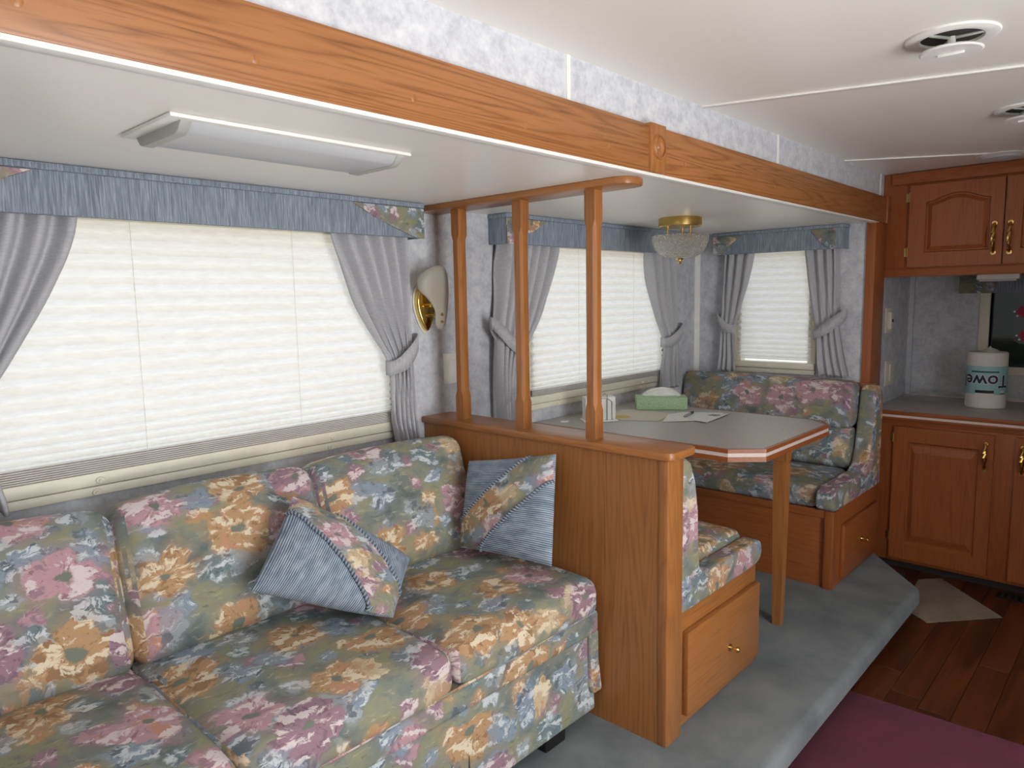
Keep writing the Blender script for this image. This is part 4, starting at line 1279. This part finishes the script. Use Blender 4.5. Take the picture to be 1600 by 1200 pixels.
# ------------------------------------------------------------------ kitchen
def arch_loop(y0, y1, z0, z1, rise, n=16):
    """inner opening of a door, cathedral arch on top; y0 > y1 (left to right in view)"""
    pts = [(y0, z0), (y1, z0)]
    for i in range(n + 1):
        t = i / n
        y = y1 + (y0 - y1) * t
        s = math.sin(PI * t) ** 1.6 if rise else 0
        pts.append((y, z1 - rise + rise * s))
    return pts
def door(parent, y0, y1, z0, z1, iy0, iy1, iz0, iz1, rise, handle, hinge, x=KX):
    xf, xb = x - 0.020, x - 0.0005
    inner = arch_loop(iy0, iy1, iz0, iz1, rise)
    bm = bmesh.new()
    def outer_pt(p):
        # the matching point on the outer rectangle
        y, z = p
        return y, z
    n = len(inner)
    out_ = []
    for i, (y, z) in enumerate(inner):
        if i == 0: out_.append((y0, z0))
        elif i == 1: out_.append((y1, z0))
        elif i == 2: out_.append((y1, z1))
        elif i == n - 1: out_.append((y0, z1))
        else: out_.append((y, z1))
    O1 = [bm.verts.new((xf, y, z)) for y, z in out_]; O0 = [bm.verts.new((xb, y, z)) for y, z in out_]
    I1 = [bm.verts.new((xf, y, z)) for y, z in inner]
    cy, cz_ = (iy0 + iy1) / 2, (iz0 + iz1) / 2
    I0 = [bm.verts.new((xf + 0.013, cy + (y - cy) * 0.965, cz_ + (z - cz_) * 0.965)) for y, z in inner]
    fs = []
    for i in range(n):
        j = (i + 1) % n
        fs.append(bm.faces.new((O1[i], O1[j], I1[j], I1[i])))
        fs.append(bm.faces.new((O0[i], O0[j], O1[j], O1[i])))
        fs.append(bm.faces.new((I1[i], I1[j], I0[j], I0[i])))
    fs.append(bm.faces.new(O0))
    bmesh.ops.recalc_face_normals(bm, faces=fs)
    d = part('door', bm, M['red_z'], parent, angle=8)
    # raised panel
    bm = bmesh.new()
    def shr(k, x_): return [bm.verts.new((x_, cy + (y - cy) * k, cz_ + (z - cz_) * k)) for y, z in inner]
    r0, r1, r2 = shr(0.965, xf + 0.013), shr(0.93, xf + 0.013), shr(0.80, xf + 0.001)
    for a, b_ in ((r0, r1), (r1, r2)):
        for i in range(n):
            j = (i + 1) % n
            bm.faces.new((a[i], a[j], b_[j], b_[i]))
    bm.faces.new(r2)
    bmesh.ops.recalc_face_normals(bm, faces=bm.faces)
    part('raised_panel', bm, M['red_z'], d, angle=4)
    hy, hz0, hz1 = handle
    bm = bmesh.new()
    L = hz1 - hz0
    prof = [(0.004, 0.004, 0.006), (0.10, 0.012, 0.010), (0.18, 0.022, 0.007), (0.34, 0.027, 0.0085), (0.5, 0.029, 0.011), (0.66, 0.027, 0.0085), (0.82, 0.022, 0.007), (0.90, 0.012, 0.010), (0.996, 0.004, 0.006)]
    tube([(xf - b_, hy, hz0 + L * a) for a, b_, c in prof], [c * 1.05 for a, b_, c in prof], 10, bm)
    for z in (hz0, hz1):
        lathe([(0, -0.006), (0.011, -0.005), (0.013, 0.0)], (xf - 0.0005, hy, z), 12, 'x', bm)
    part('handle', bm, M['brass'], d, label='ornate brass pull handle')
    for z in hinge:
        bm = bmesh.new()
        tube([(xf + 0.004, y0 + 0.004, z - 0.022), (xf + 0.004, y0 + 0.004, z + 0.022)], 0.004, 8, bm)
        box(x - 0.003, x - 0.0004, y0 + 0.002, y0 + 0.02, z - 0.02, z + 0.02, bm=bm)
        part('hinge', bm, M['brass_dull'], d)
    return d
uc = T('wall_cabinet', 'upper oak kitchen cabinet with arched panel doors and brass pulls', 'cabinet', (4.1, 0.5, 1.36))
part('carcass', box(KX, KX + 0.30, -0.55, 1.084, 1.365, CZ - 0.002, 0.002), M['red_z'], uc)
part('crown_strip', box(KX - 0.016, KX + 0.01, -0.55, 1.045, 1.800, CZ - 0.004, 0.003), M['red_y'], uc)
part('bottom_rail', box(KX - 0.004, KX + 0.01, -0.55, 1.082, 1.358, 1.398, 0.002), M['red_y'], uc)
door(uc, 0.962, 0.580, 1.404, 1.788, 0.892, 0.632, 1.470, 1.742, 0.035, (0.612, 1.455, 1.585), (1.735, 1.475))
door(uc, 0.574, 0.192, 1.404, 1.788, 0.512, 0.252, 1.470, 1.742, 0.035, (0.552, 1.455, 1.585), ())
lc = T('base_cabinet', 'lower oak kitchen cabinet with flat framed doors under the counter', 'cabinet', (4.2, 0.5, FZ))
part('carcass', box(KX, KB - 0.002, -0.55, 1.100, -0.080, 0.648, 0.002), M['red_z'], lc)
part('face_rail', box(KX - 0.003, KX + 0.01, -0.55, 1.09, 0.628, 0.652, 0.002), M['red_y'], lc)
part('toe_kick', box(KX + 0.06, KX + 0.08, -0.55, 1.10, FZ, -0.080), M['dark'], lc)
d_ = door(lc, 0.985, 0.562, -0.058, 0.618, 0.918, 0.620, 0.020, 0.545, 0.0, (0.592, 0.455, 0.575), (0.56, 0.05))
door(lc, 0.478, 0.055, -0.058, 0.618, 0.412, 0.115, 0.020, 0.545, 0.0, (0.450, 0.455, 0.575), ())
ct = T('countertop', 'grey laminate counter with a striped wooden front edge', 'countertop', (4.2, 0.5, 0.66))
part('slab', box(KX - 0.018, KB - 0.001, -0.55, 1.104, 0.655, 0.695, 0.001), M['laminate'], ct)
part('edge_band', box(KX - 0.028, KX - 0.016, -0.55, 1.075, 0.676, 0.6955, 0.002), M['red_y'], ct)
part('edge_stripe', box(KX - 0.025, KX - 0.016, -0.55, 1.075, 0.664, 0.676), M['stripe'], ct, label='pale stripe in the counter edge')
part('edge_band', box(KX - 0.028, KX - 0.016, -0.55, 1.075, 0.653, 0.664, 0.002), M['red_y'], ct)
part('backsplash_strip', box(KB - 0.012, KB - 0.001, -0.55, 1.10, 0.695, 0.703), M['stripe'], ct)

# kitchen window, its little valance and stickers on the glass
kw = struct_empty('window_4', (0, 0, 0))
bm = bmesh.new()
for y0, y1, z0, z1 in ((0.715, 0.762, 0.835, 1.36), (-0.25, 0.762, 0.835, 0.878), (-0.25, 0.762, 1.33, 1.37)):
    box(KB - 0.018, KB + 0.03, y0, y1, z0, z1, 0.003, bm=bm)
part('frame', bm, M['cream'], kw)
part('pane', box(KB + 0.012, KB + 0.016, -0.25, 0.72, 0.87, 1.34), M['dark_pane'], kw)
part('gasket', box(KB + 0.0, KB + 0.012, -0.25, 0.716, 0.876, 0.892), M['black'], kw)
part('gasket', box(KB + 0.0, KB + 0.012, 0.703, 0.716, 0.876, 1.34), M['black'], kw)
part('outer_shade', box(KB + 0.03, KB + 0.05, -0.3, 0.76, 0.84, 1.37), M['shade_grey'], kw)
for cy_, cz_ in ((0.572, 1.170), (0.556, 1.045)):
    bm = bmesh.new()
    for k in range(5):
        a = 2 * PI * k / 5
        lathe([(0, -0.002), (0.013, -0.002), (0.014, 0.0)], (KB + 0.0115, cy_ + 0.016 * math.cos(a), cz_ + 0.016 * math.sin(a)), 10, 'x', bm)
    part('flower_sticker', bm, M['red_decal'], kw, label='red flower sticker on the glass')
    for dy, dz in ((0.038, 0.0), (0.025, -0.022)):
        part('dot_sticker', lathe([(0, -0.002), (0.005, -0.002), (0.0055, 0.0)], (KB + 0.0115, cy_ + dy, cz_ + dz), 8, 'x'), M['white'], kw)
kv = T('valance', 'small dark blue valance with a floral corner over the kitchen window', 'valance', (KB, 0.4, 1.27))
part('padded_board', box(4.50, KB - 0.019, -0.3, 0.852, 1.270, 1.362, 0.004), M['valance'], kv)
part('floral_corner', prism([(0.853, 1.270), (0.853, 1.362), (0.76, 1.362), (0.68, 1.33), (0.70, 1.270)], 'yz', 4.494, 4.501, 0.002), M['floral_small'], kv)
ul = T('cabinet_light', 'small white light fixed under the upper kitchen cabinet', 'light', (4.13, 0.6, 1.34))
part('housing', box(4.09, 4.16, 0.535, 0.705, 1.338, 1.364, 0.003), M['white'], ul)
part('lens', box(4.097, 4.153, 0.545, 0.695, 1.328, 1.338, 0.003), M['lens'], ul)

# paper towel roll standing on the counter, label upside down
TX, TY, TR = 4.27, 0.668, 0.088
tw = T('paper_towel_roll', 'wrapped paper towel roll with a teal label standing on the counter', 'paper towel', (TX, TY, 0.696))
part('roll', lathe([(0, 0.696), (TR - 0.006, 0.696), (TR, 0.702), (TR, 0.972), (TR - 0.005, 0.978), (0.02, 0.976), (0, 0.976)], (TX, TY, 0), 48), M['paper'], tw)
part('label_band', lathe([(TR + 0.0003, 0.768), (TR + 0.0008, 0.769), (TR + 0.0008, 0.909), (TR + 0.0003, 0.910)], (TX, TY, 0), 48), M['teal'], tw)
def wrap_tuft():
    bm = bmesh.new()
    pts = [(0.045, 0.0), (0.03, 0.012), (0.006, 0.022), (0.0, 0.030)]
    lathe([(r_, 0.976 + h_) for r_, h_ in pts], (TX, TY - 0.01, 0), 9, 'z', bm)
    for v in bm.verts:
        v.co += 0.006 * Vector(mnoise.noise_vector(v.co * 40))
    return bm
part('wrap_tuft', wrap_tuft(), M['paper'], tw)
face_dir = math.atan2(-TY, -TX)     # the side of the roll that faces the room
def wrap_pt(s, z, out_):
    # s grows to the viewer's right
    a = face_dir + 0.05 + s / TR
    return Vector((TX + (TR + out_) * math.cos(a), TY + (TR + out_) * math.sin(a), z))
def lettering(txt, size, zc, s0, mat, name, outl=0.0, out_=0.0016):
    cu_ = bpy.data.curves.new('txt', 'FONT')
    cu_.body = txt; cu_.size = size; cu_.align_x = 'CENTER'; cu_.align_y = 'CENTER'; cu_.offset = outl
    cu_.resolution_u = 3
    o_ = bpy.data.objects.new('txt', cu_)
    COL.objects.link(o_)
    dg = bpy.context.evaluated_depsgraph_get()
    me_ = bpy.data.meshes.new_from_object(o_.evaluated_get(dg))
    bpy.data.objects.remove(o_); bpy.data.curves.remove(cu_)
    bm = bmesh.new(); bm.from_mesh(me_); bpy.data.meshes.remove(me_)
    bmesh.ops.subdivide_edges(bm, edges=[e_ for e_ in bm.edges if e_.calc_length() > 0.008], cuts=2)
    for v in bm.verts:
        # turned upside down
        v.co = wrap_pt(s0 - v.co.x, zc - v.co.y, out_)
    bmesh.ops.recalc_face_normals(bm, faces=bm.faces)
    part(name, bm, mat, tw)
lettering('Towel', 0.088, 0.838, -0.012, M['paper'], 'lettering_outline', 0.0038, 0.0013)
lettering('Towel', 0.088, 0.838, -0.012, M['navy'], 'lettering', 0.0014, 0.0018)
def wrap_bar(s0, s1, z0, z1, mat, name, out_=0.0014):
    bm = bmesh.new(); N = 10
    a = [bm.verts.new(wrap_pt(s0 + (s1 - s0) * i / N, z0, out_)) for i in range(N + 1)]
    b_ = [bm.verts.new(wrap_pt(s0 + (s1 - s0) * i / N, z1, out_)) for i in range(N + 1)]
    for i in range(N): bm.faces.new((a[i], a[i + 1], b_[i + 1], b_[i]))
    part(name, bm, mat, tw)
wrap_bar(-0.075, 0.050, 0.878, 0.886, M['teal_dark'], 'printed_bar')
wrap_bar(-0.050, 0.030, 0.776, 0.790, M['black'], 'printed_bar')
wrap_bar(-0.050, 0.030, 0.764, 0.775, M['paper'], 'printed_bar')
wrap_bar(0.060, 0.085, 0.772, 0.776, M['navy'], 'printed_bar')
wrap_bar(0.060, 0.085, 0.778, 0.790, M['paper'], 'printed_bar')

def m_wrap():
    b = NB('clear_plastic_film')
    t = b.node('ShaderNodeBsdfTransparent', {'Color': (0.97, 0.97, 0.97, 1)}).outputs[0]
    g = b.bsdf(lin(225, 228, 230), 0.18)
    return b.done(b.node('ShaderNodeMixShader', {0: 0.16, 1: t, 2: g}).outputs[0])
M['wrap'] = m_wrap()
bm = bmesh.new()
NW = 26
gw = []
for i in range(NW + 1):
    r_ = []
    for j in range(NW + 1):
        u, v = -1 + 2 * i / NW, -1 + 2 * j / NW
        q = Vector((u, v, 0))
        rim_ = 1 + 0.18 * mnoise.noise(q * 1.7)
        ridge = 1 - abs(mnoise.noise(Vector((u * 2.2, v * 2.2, 4.0))))
        h = 0.004 + 0.060 * max(0, 1 - u * u) * max(0, 1 - v * v) * ridge ** 3
        r_.append(bm.verts.new((4.425 + 0.13 * u * rim_, 0.915 + 0.165 * v * rim_, 0.6965 + h)))
    gw.append(r_)
for i in range(NW):
    for j in range(NW):
        bm.faces.new((gw[i][j], gw[i + 1][j], gw[i + 1][j + 1], gw[i][j + 1]))
solo('plastic_wrap', bm, M['wrap'], 'crumpled clear plastic wrap lying on the counter beside the paper towels', 'wrapper', (4.425, 0.915, 0.696), angle=30)

# ------------------------------------------------------------------ on the main floor
solo('rug', prism([(2.562, 0.80), (2.582, 0.39), (2.62, -0.4), (1.2, -0.45), (1.2, 0.80)], 'xy', FZ + 0.0004, FZ + 0.008, 0.003), M['rug'], 'burgundy rug on the plank floor in front of the carpet step', 'rug', (1.9, 0.3, FZ))
solo('floor_mat', prism([(3.913, 0.75), (3.829, 0.83), (3.43, 0.80), (3.338, 0.683), (3.60, 0.450)], 'xy', FZ + 0.0004, FZ + 0.006, 0.002), M['mat'], 'beige floor mat poking out beside the carpeted corner', 'mat', (3.6, 0.65, FZ))
fr = T('floor_register', 'dark floor register by the base of the kitchen cabinet', 'register', (3.87, 0.40, FZ))
part('frame', box(3.835, 3.915, 0.25, 0.512, FZ + 0.0003, FZ + 0.004, 0.001), M['black'], fr)
for i in range(9):
    part('louver', box(3.845, 3.905, 0.268 + i * 0.027, 0.280 + i * 0.027, FZ + 0.004, FZ + 0.007, 0.001), M['dark'], fr)
